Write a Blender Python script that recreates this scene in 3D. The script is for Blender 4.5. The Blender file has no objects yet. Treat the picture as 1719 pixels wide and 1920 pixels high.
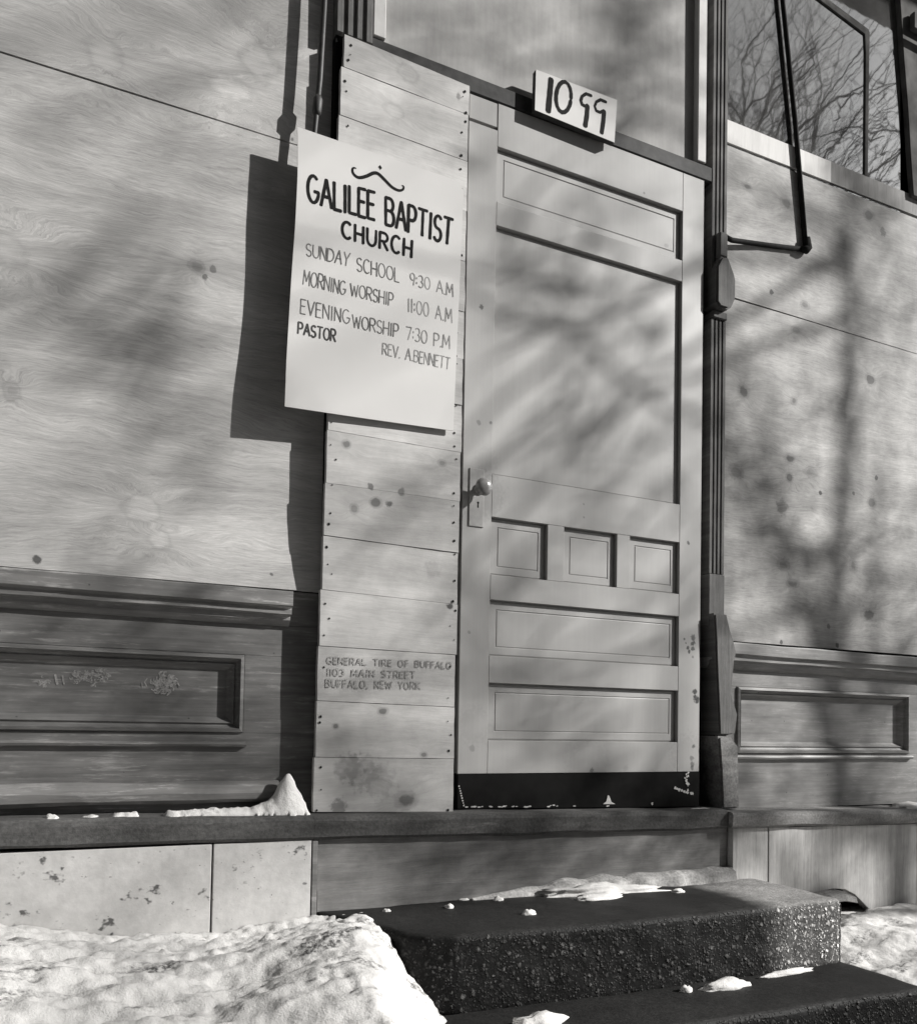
import bpy, bmesh, math, random
from mathutils import Vector, Matrix, noise

sc = bpy.context.scene
COL = sc.collection
R = math.radians
random.seed(7)

# ------------------------------------------------------------------ camera
FPX, WPX, HPX = 1600.0, 1719.0, 1920.0
yaw, pitch, roll = 0.4473232, 0.0301535, 0.0175856
fw = Vector((math.sin(yaw)*math.cos(pitch), math.cos(yaw)*math.cos(pitch), math.sin(pitch)))
rt0 = Vector((math.cos(yaw), -math.sin(yaw), 0)); up0 = rt0.cross(fw)
rt = rt0*math.cos(roll) + up0*math.sin(roll); up = up0*math.cos(roll) - rt0*math.sin(roll)
cam = bpy.data.cameras.new('camera'); camo = bpy.data.objects.new('camera', cam); COL.objects.link(camo)
camo.matrix_world = Matrix(((rt.x, up.x, -fw.x, -1.07478), (rt.y, up.y, -fw.y, -2.23801), (rt.z, up.z, -fw.z, 0.24676), (0, 0, 0, 1)))
cam.sensor_fit = 'HORIZONTAL'; cam.sensor_width = 36.0; cam.lens = 36.0*FPX/WPX
cam.shift_x = 0.0; cam.shift_y = (1311.83 - HPX/2)/WPX
cam.clip_start = 0.05; cam.clip_end = 500
sc.camera = camo

# ------------------------------------------------------------------ light
SUN_G, SUN_ALT = 30.0, 29.5           # degrees off the facade plane (towards +x), elevation
S = Vector((math.cos(R(SUN_G))*math.cos(R(SUN_ALT)), -math.sin(R(SUN_G))*math.cos(R(SUN_ALT)), math.sin(R(SUN_ALT))))
sl = bpy.data.lights.new('sun', 'SUN'); sl.energy = 5.0; sl.angle = R(0.53); sl.color = (1.0, 0.985, 0.96)
so = bpy.data.objects.new('sun', sl); COL.objects.link(so); so.location = S*30
so.rotation_euler = S.to_track_quat('Z', 'Y').to_euler()
w = bpy.data.worlds.new('World'); sc.world = w; w.use_nodes = True
nt = w.node_tree; nt.nodes.clear()
sky = nt.nodes.new('ShaderNodeTexSky'); sky.sky_type = 'NISHITA'; sky.sun_disc = False
sky.sun_elevation = R(SUN_ALT); sky.sun_rotation = math.atan2(S.x, S.y)
hs = nt.nodes.new('ShaderNodeHueSaturation'); hs.inputs['Saturation'].default_value = 0.0   # a black-and-white print
bg = nt.nodes.new('ShaderNodeBackground'); bg.inputs[1].default_value = 0.05
wo = nt.nodes.new('ShaderNodeOutputWorld')
nt.links.new(sky.outputs[0], hs.inputs['Color']); nt.links.new(hs.outputs[0], bg.inputs[0]); nt.links.new(bg.outputs[0], wo.inputs[0])
sc.view_settings.view_transform = 'Standard'; sc.view_settings.look = 'None'
sc.view_settings.exposure = 0.66; sc.view_settings.gamma = 1.0
sc.render.engine = 'CYCLES'
sc.cycles.max_bounces = 5; sc.cycles.diffuse_bounces = 3

# ------------------------------------------------------------------ node helpers
WARM = (1.0, 0.985, 0.965)
def g(v): return (v*WARM[0], v*WARM[1], v*WARM[2], 1)
class NT:
    def __init__(s, name, rough=0.7, spec=0.3):
        s.m = bpy.data.materials.new(name); s.m.use_nodes = True; s.t = s.m.node_tree
        s.b = s.t.nodes['Principled BSDF']; s.b.inputs['Roughness'].default_value = rough
        s.b.inputs['Specular IOR Level'].default_value = spec
        s.pos = s.n('ShaderNodeNewGeometry').outputs['Position']
        sx = s.n('ShaderNodeSeparateXYZ'); s.l(s.pos, sx.inputs[0]); s.X, s.Y, s.Z = sx.outputs
    def n(s, t): return s.t.nodes.new(t)
    def l(s, a, b): s.t.links.new(a, b)
    def put(s, sock, v):
        if isinstance(v, (int, float)): sock.default_value = v
        elif isinstance(v, tuple): sock.default_value = v
        else: s.l(v, sock)
    def math(s, op, a, b=0.0, c=0.0, clamp=False):
        k = s.n('ShaderNodeMath'); k.operation = op; k.use_clamp = clamp
        s.put(k.inputs[0], a); s.put(k.inputs[1], b); s.put(k.inputs[2], c); return k.outputs[0]
    def add(s, a, b): return s.math('ADD', a, b)
    def mul(s, a, b): return s.math('MULTIPLY', a, b)
    def vec(s, x, y, z):
        k = s.n('ShaderNodeCombineXYZ'); s.put(k.inputs[0], x); s.put(k.inputs[1], y); s.put(k.inputs[2], z); return k.outputs[0]
    def noise(s, v, scale, detail=4, rough=0.55, dist=0.0):
        k = s.n('ShaderNodeTexNoise'); s.l(v, k.inputs['Vector']); k.inputs['Scale'].default_value = scale
        k.inputs['Detail'].default_value = detail; k.inputs['Roughness'].default_value = rough; k.inputs['Distortion'].default_value = dist
        return k.outputs[0]
    def voro(s, v, scale, out='Distance', feature='F1'):
        k = s.n('ShaderNodeTexVoronoi'); k.feature = feature; s.l(v, k.inputs['Vector']); k.inputs['Scale'].default_value = scale
        return k.outputs[out]
    def ramp(s, f, a, b, lo=0.0, hi=1.0, smooth=False):
        k = s.n('ShaderNodeMapRange'); k.interpolation_type = 'SMOOTHSTEP' if smooth else 'LINEAR'
        s.put(k.inputs['Value'], f); s.put(k.inputs['From Min'], a); s.put(k.inputs['From Max'], b)
        s.put(k.inputs['To Min'], lo); s.put(k.inputs['To Max'], hi); return k.outputs['Result']
    def mix(s, f, a, b):
        return s.add(s.mul(s.math('SUBTRACT', 1.0, f), a), s.mul(f, b))
    def dist2(s, x, z, ax=1.0, az=1.0):                 # scaled distance from a point on the wall
        dx = s.mul(s.math('SUBTRACT', s.X, x), ax); dz = s.mul(s.math('SUBTRACT', s.Z, z), az)
        return s.math('SQRT', s.add(s.mul(dx, dx), s.mul(dz, dz)))
    def out(s, v, bump=None, bstr=0.2, bdist=0.002):
        k = s.n('ShaderNodeCombineColor')
        for i in range(3): s.put(k.inputs[i], s.mul(v, WARM[i]))
        s.l(k.outputs[0], s.b.inputs['Base Color'])
        if bump is not None:
            bp = s.n('ShaderNodeBump'); bp.inputs['Strength'].default_value = bstr; bp.inputs['Distance'].default_value = bdist
            s.l(bump, bp.inputs['Height']); s.l(bp.outputs[0], s.b.inputs['Normal'])
        return s.m

def plain(name, v, rough=0.6, spec=0.3, var=0.15, scale=30, bump=.15):
    n = NT(name, rough, spec); k = n.noise(n.pos, scale, 5)
    return n.out(n.ramp(k, 0.3, 0.7, v*(1-var), v*(1+var)), k if bump else None, bump)

def wood(name, lo, hi, knots=(), F=1.0, warp=0.06, streak=90.0, seed=0.0, fine=0.5, big=(0.85, 1.1), rough=0.75, vertical=False,
         mott=0.0, spots=(), perobj=0.0, bump=0.25, knotdark=0.35):
    """sawn or rotary-cut timber: grain that flows along x (or z), bends round knots, fades in patches"""
    n = NT(name, rough, 0.25)
    A, B = (n.Z, n.X) if vertical else (n.X, n.Z)
    off = seed
    if perobj:
        oi = n.n('ShaderNodeObjectInfo'); off = n.add(n.mul(oi.outputs['Random'], 37.0), seed)
    wv = n.vec(n.mul(A, 1.3), n.mul(B, 4.0), off)
    wn = n.noise(wv, 1.0, 3, 0.5)
    wn2 = n.noise(n.vec(n.mul(A, 5.0), n.mul(B, 12.0), off), 1.0, 2, 0.5)
    f = n.add(B, n.add(n.mul(wn, warp*2.2), n.mul(wn2, warp*0.35)))
    dark = None; ring = None; pale = None
    for (kx, kz, r, light) in knots:
        d = n.dist2(kx, kz, 0.55+0.5*((kx*37.1+kz*11.3) % 1), 0.8+0.4*((kx*17.7+kz*5.1) % 1))
        wob = n.add(n.mul(n.math('SUBTRACT', wn2, 0.5), r*1.2), n.mul(n.math('SUBTRACT', n.noise(n.pos, 45.0, 3, .6), 0.5), r*0.9))
        d = n.add(d, wob)
        gau = n.math('EXPONENT', n.mul(n.mul(n.math('DIVIDE', d, r*2.3), n.math('DIVIDE', d, r*2.3)), -1.0))
        sgn = n.ramp(n.math('SUBTRACT', n.Z if not vertical else n.X, kz if not vertical else kx), -r, r, -1.0, 1.0)
        f = n.add(f, n.mul(n.mul(gau, sgn), r*1.6))
        core = n.mul(n.ramp(d, r*0.45, r*0.95, 1.0, 0.0, True), 1.0 - light)
        rg = n.mul(n.math('EXPONENT', n.mul(n.math('POWER', n.math('DIVIDE', n.math('ABSOLUTE', n.math('SUBTRACT', d, r*0.95)), r*0.20), 2.0), -1.0)), 0.20)
        if light > .75:
            pc = n.ramp(d, r*.4, r*.95, 1.0, 0.0, True); pale = pc if pale is None else n.math('MAXIMUM', pale, pc); rg = n.mul(rg, .55)
        dark = core if dark is None else n.math('MAXIMUM', dark, core)
        ring = rg if ring is None else n.math('MAXIMUM', ring, rg)
    f = n.add(f, n.mul(n.math('SUBTRACT', n.noise(n.vec(n.mul(A, 22.0), n.mul(B, 45.0), off), 1.0, 3, 0.6), 0.5), 0.009))
    g1 = n.noise(n.vec(n.mul(A, 3.6), n.mul(f, streak*F), off), 1.0, 7, 0.72)
    g2 = n.noise(n.vec(n.mul(A, 16.0), n.mul(f, streak*4.6*F), off), 1.0, 4, 0.7)
    g3 = n.noise(n.vec(n.mul(A, 30.0), n.mul(f, streak*9.0*F), n.add(off, 3.0)), 1.0, 3, 0.7)
    gr = n.add(n.mul(n.ramp(g1, 0.25, 0.75), 1.0-fine), n.add(n.mul(n.ramp(g2, 0.28, 0.72), fine*.6), n.mul(n.ramp(g3, 0.28, 0.72), fine*.4)))
    v = n.ramp(gr, 0.22, 0.78, lo, hi)
    fig = n.noise(n.vec(n.mul(A, .9), n.mul(f, 17.0*F), n.add(off, 2.0)), 1.0, 2, 0.5)
    v = n.mul(v, n.ramp(fig, .35, .65, .90, 1.09))
    bigm = n.noise(n.vec(n.mul(A, 1.6), n.mul(B, 3.2), n.add(off, 5.0)), 1.0, 4, 0.6)
    v = n.mul(v, n.ramp(bigm, 0.3, 0.7, big[0], big[1]))
    if mott:
        mt = n.noise(n.vec(n.mul(A, 9.0), n.mul(B, 9.0), n.add(off, 9.0)), 1.0, 5, 0.65)
        v = n.mul(v, n.ramp(mt, 0.35, 0.68, 1.0-mott, 1.0+mott*0.35))
    if perobj:
        v = n.mul(v, n.ramp(oi.outputs['Random'], 0, 1, 1-perobj, 1+perobj))
    if dark is not None:
        v = n.mul(v, n.math('SUBTRACT', 1.0, n.mul(dark, 1.0-knotdark)))
        v = n.mul(v, n.math('SUBTRACT', 1.0, ring))
    if pale is not None: v = n.mul(v, n.add(1.0, n.mul(pale, .16)))
    for (x, z, r, k) in spots:
        d = n.add(n.dist2(x, z), n.mul(n.math('SUBTRACT', n.noise(n.pos, 60, 4), 0.5), r*1.6))
        v = n.mul(v, n.ramp(d, r*0.5, r, 1.0-k, 1.0, True))
    return n.out(v, gr, bump, 0.0015)

# ------------------------------------------------------------------ materials
KL = [(-.998,1.899,.034,.9), (-1.2,1.359,.045,.85), (-.761,1.425,.02,.45), (-1.178,1.022,.02,.6), (-.874,.776,.032,.92), (-.834,.70,.03,.95), (-.62,2.02,.05,1.0), (-.69,1.92,.04,1.0), (-1.08,2.1,.05,1.0)]
M_plyL = wood('weathered_fir_plywood', .31, .57, KL, 1.0, .07, 60, 1.0, .66, (.80, 1.12), spots=[(-1.112,.624,.012,.75), (-.74,1.405,.01,.6), (-.72,1.43,.012,.5), (-.52,1.84,.006,.6), (-.55,.64,.006,.6)])
KR = [(1.12,2.19,.018,.25), (1.314,2.187,.024,.3), (1.752,2.26,.022,.3), (1.366,1.726,.016,.45), (1.411,1.828,.014,.4), (1.114,1.45,.024,.2), (1.355,1.458,.018,.3), (1.761,1.615,.022,.2), (1.335,1.241,.024,.1), (1.08,1.155,.02,.5),
      (1.443,1.208,.022,.6), (1.336,1.173,.018,.2), (1.771,1.135,.02,.3), (1.312,.847,.02,.5), (1.352,.783,.018,.4), (1.67,.882,.024,.4), (1.76,.70,.028,.2)]
KRs = [(1.493,1.135,.010,.8), (1.669,1.159,.010,.6), (1.797,1.235,.012,.7), (1.586,.572,.012,.7), (1.301,.566,.010,.7), (1.241,1.838,.012,.7), (1.54,.64,.011,.5), (1.30,1.06,.035,.45), (1.83,2.22,.02,.5)]
M_plyR = wood('knotty_pine_plywood', .32, .58, KR, .9, .06, 50, 4.0, .66, (.70, 1.10), mott=.25, spots=KRs, knotdark=.18)
M_plank = wood('rough_pine_plank', .45, .59, [(-.363,1.008,.013,.1), (-.075,1.0,.012,.4), (-.275,.86,.014,.0), (-.338,.833,.013,.3), (-.242,.282,.010,.0), (-.376,.238,.009,.0), (-.116,.162,.010,.1), (-.167,.035,.022,.0), (-.206,2.10,.02,.7), (-.245,1.98,.02,.8)],
               .8, .03, 60, 2.0, .5, (.80, 1.08), mott=.16, perobj=.15,
               spots=[(-.336,.126,.05,.28), (-.30,.115,.06,.22), (-.235,.86,.012,.7), (-.25,.09,.06,.2), (-.29,.902,.012,.6), (-.2,.90,.014,.5), (-.36,.02,.03,.5), (-.10,.69,.03,.15), (-.045,2.09,.012,.5), (-.045,.588,.012,.8)])
def painted_dark(name, lo, hi, worn, seed):
    n = NT(name, .55, .35)
    a = n.noise(n.vec(n.mul(n.X, 2.5), n.mul(n.Y, 30.0), n.mul(n.Z, 60.0)), 1.0, 6, .7)
    b_ = n.noise(n.vec(n.add(n.mul(n.X, 3.0), seed), n.mul(n.Y, 3.0), n.mul(n.Z, 7.0)), 1.0, 5, .65)
    v = n.ramp(a, .3, .7, lo, hi)
    v = n.mul(v, n.ramp(b_, .3, .7, .6, 1.35))
    c = n.noise(n.vec(n.mul(n.X, 8.0), n.mul(n.Y, 40.0), n.mul(n.Z, 90.0)), 1.0, 6, .75)
    k = n.mul(n.ramp(c, .54, .67), n.ramp(b_, .42, .58))
    v = n.mix(n.mul(k, .8), v, worn)
    d = n.ramp(n.voro(n.pos, 14, 'Distance'), .02, .05, .35, 1.0)
    return n.out(n.mul(v, d), a, .3, .001)
M_dark = painted_dark('worn_dark_wood', .085, .175, .36, 0.0)
M_darkR = painted_dark('weathered_bulkhead_wood', .15, .27, .42, 3.0)
M_sill = painted_dark('peeling_sill_wood', .12, .22, .48, 6.0)
M_pil = wood('grimy_pilaster_wood', .07, .20, (), 1.0, .02, 120, 3.0, .5, (.75, 1.15), vertical=True, mott=.3)
M_jamb = plain('black_paint_and_shade', .010, .9, .06)  # black paint, also the shade put into recessed parts
def door_paint():
    n = NT('grey_door_paint', .5, .35)
    a = n.noise(n.vec(n.mul(n.X, 120.0), n.mul(n.Y, 40.0), n.mul(n.Z, 4.0)), 1.0, 4, .6)
    b_ = n.noise(n.pos, 5.0, 4, .6)
    v = n.mul(n.ramp(a, .3, .7, .318, .336), n.ramp(b_, .3, .7, .92, 1.05))
    for (x, z, r, k) in [(.052,1.494,.009,.75), (.05,1.144,.010,.4), (.089,1.151,.007,.6), (.424,.95,.005,.35), (.425,.908,.005,.4), (.842,.876,.007,.7), (.845,.87,.006,.7), (.868,.555,.013,.75), (.868,.535,.012,.8), (.867,.518,.01,.75), (.846,.520,.008,.8), (.852,.507,.008,.85),
                         (.832,.548,.005,.7), (.838,.535,.004,.7), (.878,.372,.012,.9), (.88,.355,.012,.9), (.888,.345,.014,.9), (.874,.19,.008,.7), (.868,.15,.010,.5), (.870,.13,.011,.6), (.868,.118,.010,.6), (.468,.112,.010,.5), (.645,2.012,.006,.5), (.868,.49,.006,.5), (.03,.52,.006,.3), (.045,.18,.012,.25), (.6,.12,.012,.12), (.75,1.87,.01,.3), (.07,.93,.085,.14), (.08,1.04,.05,.08), (.45,.13,.10,.07), (.85,.16,.09,.12), (.05,.25,.07,.08)]:
        d = n.add(n.dist2(x, z), n.mul(n.math('SUBTRACT', n.noise(n.pos, 90, 4), .5), r*1.8))
        v = n.mul(v, n.ramp(d, r*.5, r, 1-k, 1.0, True))
    return n.out(v, a, .05, .0006)
M_door = door_paint()
def transom_mat():
    n = NT('stained_transom_board', .7, .2)
    a = n.noise(n.vec(n.mul(n.X, 60.0), n.mul(n.Y, 10.0), n.mul(n.Z, 5.0)), 1.0, 4, .6)
    b_ = n.noise(n.pos, 6.0, 6, .65)
    return n.out(n.mul(n.ramp(a, .3, .7, .37, .42), n.ramp(b_, .32, .7, .75, 1.1)), a, .1, .001)
M_trans = transom_mat()
M_white = plain('white_trim_paint', .52, .5, .3, .08, 20)
M_bar = plain('dark_bar_and_edge_shade', .035, .7, .3, .5, 25)
M_poster = plain('white_poster_card', .555, .6, .25, .02, 6)
M_ink = plain('black_sign_paint', .012, .8, .08, .3, 80, bump=0)
M_ink2 = plain('thin_black_ink', .15, .8, .1, .45, 120, bump=0)
M_ink3 = plain('faded_ink', .23, .6, .2, .4, 120, bump=0)
M_ink3b = plain('worn_black_ink', .06, .8, .1, .5, 150, bump=0)
M_sten = plain('grey_printing_ink', .26, .8, .2, .3, 140, bump=0)
def stone_mat(name, lo, hi, pale, seed):
    n = NT(name, .8, .3)
    a = n.noise(n.vec(n.add(n.mul(n.X, 4.0), seed), n.mul(n.Y, 20.0), n.mul(n.Z, 30.0)), 1.0, 6, .7)
    b_ = n.noise(n.pos, 130.0, 3, .6)
    c = n.noise(n.vec(n.add(n.X, seed), n.Y, n.Z), 3.5, 3, .5)
    v = n.mul(n.mul(n.ramp(a, .3, .7, lo, hi), n.ramp(b_, .3, .7, .7, 1.3)), n.ramp(c, .35, .65, .55, 1.35))
    k = n.mul(n.ramp(n.noise(n.vec(n.mul(n.X, 6.0), n.mul(n.Y, 30.0), n.mul(n.Z, 45.0)), 1.0, 6, .75), .6, .7), n.ramp(c, .5, .62))
    return n.out(n.mix(n.mul(k, .7), v, pale), n.add(a, b_), .5, .002)
M_ledge = stone_mat('dark_sandstone_ledge', .05, .11, .3, 0.0)
M_ledgeR = stone_mat('grey_sandstone_ledge', .10, .24, .4, 5.0)
M_riser = wood('grey_riser_board', .20, .34, (), 1.0, .03, 80, 8.0, .5, (.5, 1.3), mott=.3)
def stucco():
    n = NT('white_foundation_paint', .8, .2)
    a = n.noise(n.pos, 40, 5, .6); b_ = n.noise(n.pos, 9, 5, .65)
    v = n.mul(n.ramp(a, .3, .7, .53, .62), n.ramp(b_, .3, .7, .80, 1.05))
    s1 = n.noise(n.vec(n.mul(n.X, 22.0), n.mul(n.Y, 20.0), n.mul(n.Z, 30.0)), 1.0, 3, .7)
    v = n.mul(v, n.ramp(s1, .63, .71, 1.0, .22))
    s2 = n.noise(n.vec(n.mul(n.X, 70.0), n.Y, n.mul(n.Z, 80.0)), 1.0, 2, .7); v = n.mul(v, n.ramp(s2, .68, .74, 1.0, .45))
    s3 = n.noise(n.vec(n.mul(n.X, 14.0), n.Y, n.mul(n.Z, 2.0)), 1.0, 4, .65); v = n.mul(v, n.ramp(s3, .55, .72, 1.0, .86))
    return n.out(v, n.add(a, s1), .4, .002)
M_stucco = stucco()
M_foundR = wood('streaked_foundation_board', .34, .60, (), 1.0, .02, 75, 6.0, .45, (.75, 1.12), vertical=True, mott=.18)
def concrete(name, wet_shade_to):
    n = NT(name, .75, .12)
    nz = n.n('ShaderNodeSeparateXYZ'); n.l(n.n('ShaderNodeNewGeometry').outputs['Normal'], nz.inputs[0])
    topm = n.ramp(nz.outputs[2], .5, .9, 0, 1, True)
    wp = n.n('ShaderNodeVectorMath'); wp.operation = 'ADD'; n.l(n.pos, wp.inputs[0])
    nz_ = n.n('ShaderNodeTexNoise'); n.l(n.pos, nz_.inputs['Vector']); nz_.inputs['Scale'].default_value = 55; nz_.inputs['Detail'].default_value = 3
    sc_ = n.n('ShaderNodeVectorMath'); sc_.operation = 'SCALE'; n.l(nz_.outputs['Color'], sc_.inputs[0]); sc_.inputs['Scale'].default_value = .016
    n.l(sc_.outputs[0], wp.inputs[1])
    peb = None
    for scl, pw, hi in ((75, 5.0, 2.4), (150, 4.0, 2.0)):
        cell = n.n('ShaderNodeTexVoronoi'); n.l(wp.outputs[0], cell.inputs['Vector']); cell.inputs['Scale'].default_value = scl
        cv = n.n('ShaderNodeSeparateColor'); n.l(cell.outputs['Color'], cv.inputs[0])
        q = n.mul(n.ramp(cell.outputs['Distance'], .2, .62, 1.0, .0), n.ramp(n.math('POWER', cv.outputs[0], pw), 0, 1, .10, hi))
        peb = q if peb is None else n.math('MAXIMUM', peb, q)
    peb = n.add(n.mul(peb, n.ramp(n.noise(n.pos, 25, 4, .7), .35, .65, .45, 1.2)), .16)
    sm = n.noise(n.pos, 60, 6, .7)
    big = n.noise(n.vec(n.mul(n.X, 3.0), n.mul(n.Y, 4.0), n.mul(n.Z, 5.0)), 1.0, 4, .6)
    t = n.mul(n.mul(n.ramp(sm, .3, .7, .7, 1.3), n.ramp(n.noise(n.pos, 210, 3, .7), .35, .68, .75, 1.9)), .36)
    pat = n.mix(topm, peb, t)
    wob = n.mul(n.math('SUBTRACT', n.noise(n.pos, 9, 4, .6), .5), .12)
    wet_shade = n.ramp(n.add(n.X, n.add(wob, n.mul(n.Y, -.05))), wet_shade_to-.05, wet_shade_to+.07, 1, 0, True)   # cast shade and meltwater put into the colour, all but the end
    alb = n.mix(wet_shade, .48, .040)
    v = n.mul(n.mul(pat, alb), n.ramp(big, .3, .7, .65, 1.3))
    n.l(n.mix(wet_shade, .85, .62), n.b.inputs['Roughness'])
    return n.out(v, n.mul(n.mix(topm, peb, n.mul(sm, .3)), 1.0), .8, .004)
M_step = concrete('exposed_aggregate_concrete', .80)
M_mortar = stone_mat('pale_mortar', .22, .42, .55, 11.0)
M_walk = concrete('wet_shade_pavement', 50.0)
def snow_mat():
    n = NT('old_dirty_snow', .7, .25)
    a = n.noise(n.pos, 30, 6, .65); b_ = n.noise(n.vec(n.mul(n.add(n.X, n.mul(n.Y, .9)), 3.2), n.mul(n.math('SUBTRACT', n.Y, n.mul(n.X, .35)), 13.0), n.mul(n.Z, 9.0)), 1.0, 6, .68)
    grit = n.noise(n.pos, 90, 4, .7)
    dirt = n.math('MAXIMUM', n.mul(n.ramp(b_, .52, .63, 0, .95), n.ramp(grit, .40, .56)), n.mul(n.ramp(n.noise(n.pos, 160, 3, .7), .66, .72), n.mul(n.ramp(b_, .45, .6), .7)))
    v = n.mix(dirt, n.ramp(a, .3, .7, .52, .64), .05)
    n.b.inputs['Subsurface Weight'].default_value = .15; n.b.inputs['Subsurface Radius'].default_value = (.01, .01, .01)
    return n.out(v, n.add(a, n.add(n.mul(grit, .5), n.mul(n.noise(n.pos, 260, 2, .6), .25))), .7, .006)
M_snow = snow_mat()
def clean_snow():
    n = NT('clean_snow', .7, .25); a = n.noise(n.pos, 60, 6, .65)
    n.b.inputs['Subsurface Weight'].default_value = .15; n.b.inputs['Subsurface Radius'].default_value = (.01, .01, .01)
    return n.out(n.ramp(a, .3, .7, .58, .66), a, .7, .005)
M_snow2 = clean_snow()
M_iron = plain('dark_iron', .018, .8, .08, .3, 60)
M_pipe = plain('dull_iron_pipe', .045, .55, .35, .3, 60)
M_knob = plain('old_brass_knob', .22, .22, .6, .3, 40)
M_plate = plain('painted_lock_plate', .32, .4, .4, .08, 60)
M_chip = plain('bare_wood_chip', .5, .8, .2, .2, 60)
M_bark = plain('grey_bark', .06, .9, .2, .3, 20)
M_brick = plain('added_dark_brick', .08, .9, .2, .3, 6)
M_road = plain('wet_asphalt', .04, .6, .3, .3, 8)
M_frame = plain('dark_window_frame', .13, .95, .02, .3, 14)
M_reflect = plain('grey_pipe_reflection', .10, .95, .02, .2, 40)
M_chalk = plain('chalk', .26, .9, .1, .35, 150, bump=0)
def glass_mat():
    n = NT('old_plate_glass', .022, .5); n.b.inputs['IOR'].default_value = 2.9
    a = n.noise(n.pos, 7, 2, .5); n.b.inputs['Specular IOR Level'].default_value = .72
    return n.out(n.mul(n.ramp(n.noise(n.pos, 5, 4, .6), .3, .7, .05, .11), 1.0), a, .012, .02)
M_glass = glass_mat()

# ------------------------------------------------------------------ mesh helpers
def link(name, bm, mats, parent=None, smooth=False, origin=None):
    """bm holds world coordinates; the object is linked as ONE mesh, local to its parent"""
    me = bpy.data.meshes.new(name)
    base = Vector((0, 0, 0))
    p = parent
    while p is not None: base += p.location; p = p.parent
    o = bpy.data.objects.new(name, me); COL.objects.link(o)
    if parent is not None: o.parent = parent
    bm.normal_update()
    if origin is None:
        if bm.verts:
            c = sum((v.co for v in bm.verts), Vector())/len(bm.verts)
            z0 = min(v.co.z for v in bm.verts); origin = Vector((c.x, c.y, z0))
        else: origin = Vector()
    else: origin = Vector(origin)
    bmesh.ops.translate(bm, verts=bm.verts, vec=-origin)
    o.location = origin - base
    if smooth:
        for f in bm.faces: f.smooth = True
    bm.to_mesh(me); bm.free()
    for m in (mats if isinstance(mats, (list, tuple)) else [mats]): me.materials.append(m)
    return o
def thing(name, loc, label, cat, group=None):
    o = bpy.data.objects.new(name, None); COL.objects.link(o); o.location = loc; o.empty_display_size = .1
    return tag(o, label, cat, group)
def tag(o, label, cat, group=None):
    o['label'] = label; o['category'] = cat
    if group: o['group'] = group
    return o
def struct(o, kind='structure'): o['kind'] = kind; return o

def box(bm, x0, x1, y0, y1, z0, z1, bev=0.0015, mi=0, seg=1):
    t = bmesh.new()
    bmesh.ops.create_cube(t, size=1.0)
    for v in t.verts:
        v.co = Vector((x0 if v.co.x < 0 else x1, y0 if v.co.y < 0 else y1, z0 if v.co.z < 0 else z1))
    if bev: bmesh.ops.bevel(t, geom=t.edges[:], offset=bev, segments=seg, affect='EDGES', profile=.5)
    for f in t.faces: f.material_index = mi
    merge(bm, t)
def merge(bm, t):
    me = bpy.data.meshes.new('tmp'); t.to_mesh(me); t.free(); bm.from_mesh(me); bpy.data.meshes.remove(me)
def prism_y(bm, poly, y0, y1, bev=0.0, mi=0):
    """outline in (x, z) given its thickness from y0 (front) to y1"""
    t = bmesh.new()
    a = [t.verts.new((x, y0, z)) for x, z in poly]; b = [t.verts.new((x, y1, z)) for x, z in poly]
    n = len(poly)
    t.faces.new(a); t.faces.new(b[::-1])
    for i in range(n): t.faces.new((a[i], b[i], b[(i+1) % n], a[(i+1) % n]))
    bmesh.ops.recalc_face_normals(t, faces=t.faces)
    if bev:
        ed = [e for e in t.edges if all(v in a for v in e.verts)]
        bmesh.ops.bevel(t, geom=ed, offset=bev, segments=2, affect='EDGES')
    for f in t.faces: f.material_index = mi
    merge(bm, t)
def sweep_x(bm, prof, x0, x1, z0add=0.0, z1add=0.0, n=24, wob=0.0):
    """profile [(y, z)] run along x; may sag from one end to the other"""
    rings = []
    for i in range(n+1):
        u = i/n; x = x0+(x1-x0)*u; dz = z0add+(z1add-z0add)*u
        rings.append([bm.verts.new((x, y + wob*(noise.noise((x*9, y*30, z*30)))*.5, z+dz+wob*noise.noise((x*6, z*40, 3)))) for y, z in prof])
    k = len(prof)
    for i in range(n):
        for j in range(k): bm.faces.new((rings[i][j], rings[i+1][j], rings[i+1][(j+1) % k], rings[i][(j+1) % k]))
    bm.faces.new(rings[0][::-1]); bm.faces.new(rings[-1])
    bmesh.ops.recalc_face_normals(bm, faces=bm.faces)
def ring_frame(bm, x0, x1, z0, z1, prof):
    """mitred moulding round a rectangle, prof = [(inset, y)]"""
    rs = []
    for ins, y in prof:
        rs.append([bm.verts.new(c) for c in ((x0+ins, y, z0+ins), (x1-ins, y, z0+ins), (x1-ins, y, z1-ins), (x0+ins, y, z1-ins))])
    for a, b in zip(rs, rs[1:]):
        for i in range(4): bm.faces.new((a[i], a[(i+1) % 4], b[(i+1) % 4], b[i]))
def tube(bm, pts, rad, n=10, cap=True):
    pts = [Vector(p) for p in pts]; rr = rad if isinstance(rad, (list, tuple)) else [rad]*len(pts)
    prev = None; ref = None
    for i, p in enumerate(pts):
        d = (pts[min(i+1, len(pts)-1)] - pts[max(i-1, 0)]).normalized()
        if ref is None: ref = Vector((0, 1, 0)) if abs(d.y) < .9 else Vector((1, 0, 0))
        u = d.cross(ref).normalized(); v = d.cross(u)
        ring = [bm.verts.new(p + (u*math.cos(2*math.pi*k/n) + v*math.sin(2*math.pi*k/n))*rr[i]) for k in range(n)]
        if prev:
            for k in range(n): bm.faces.new((prev[k], prev[(k+1) % n], ring[(k+1) % n], ring[k]))
        elif cap: bm.faces.new(ring[::-1])
        prev = ring
    if cap: bm.faces.new(prev)
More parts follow.
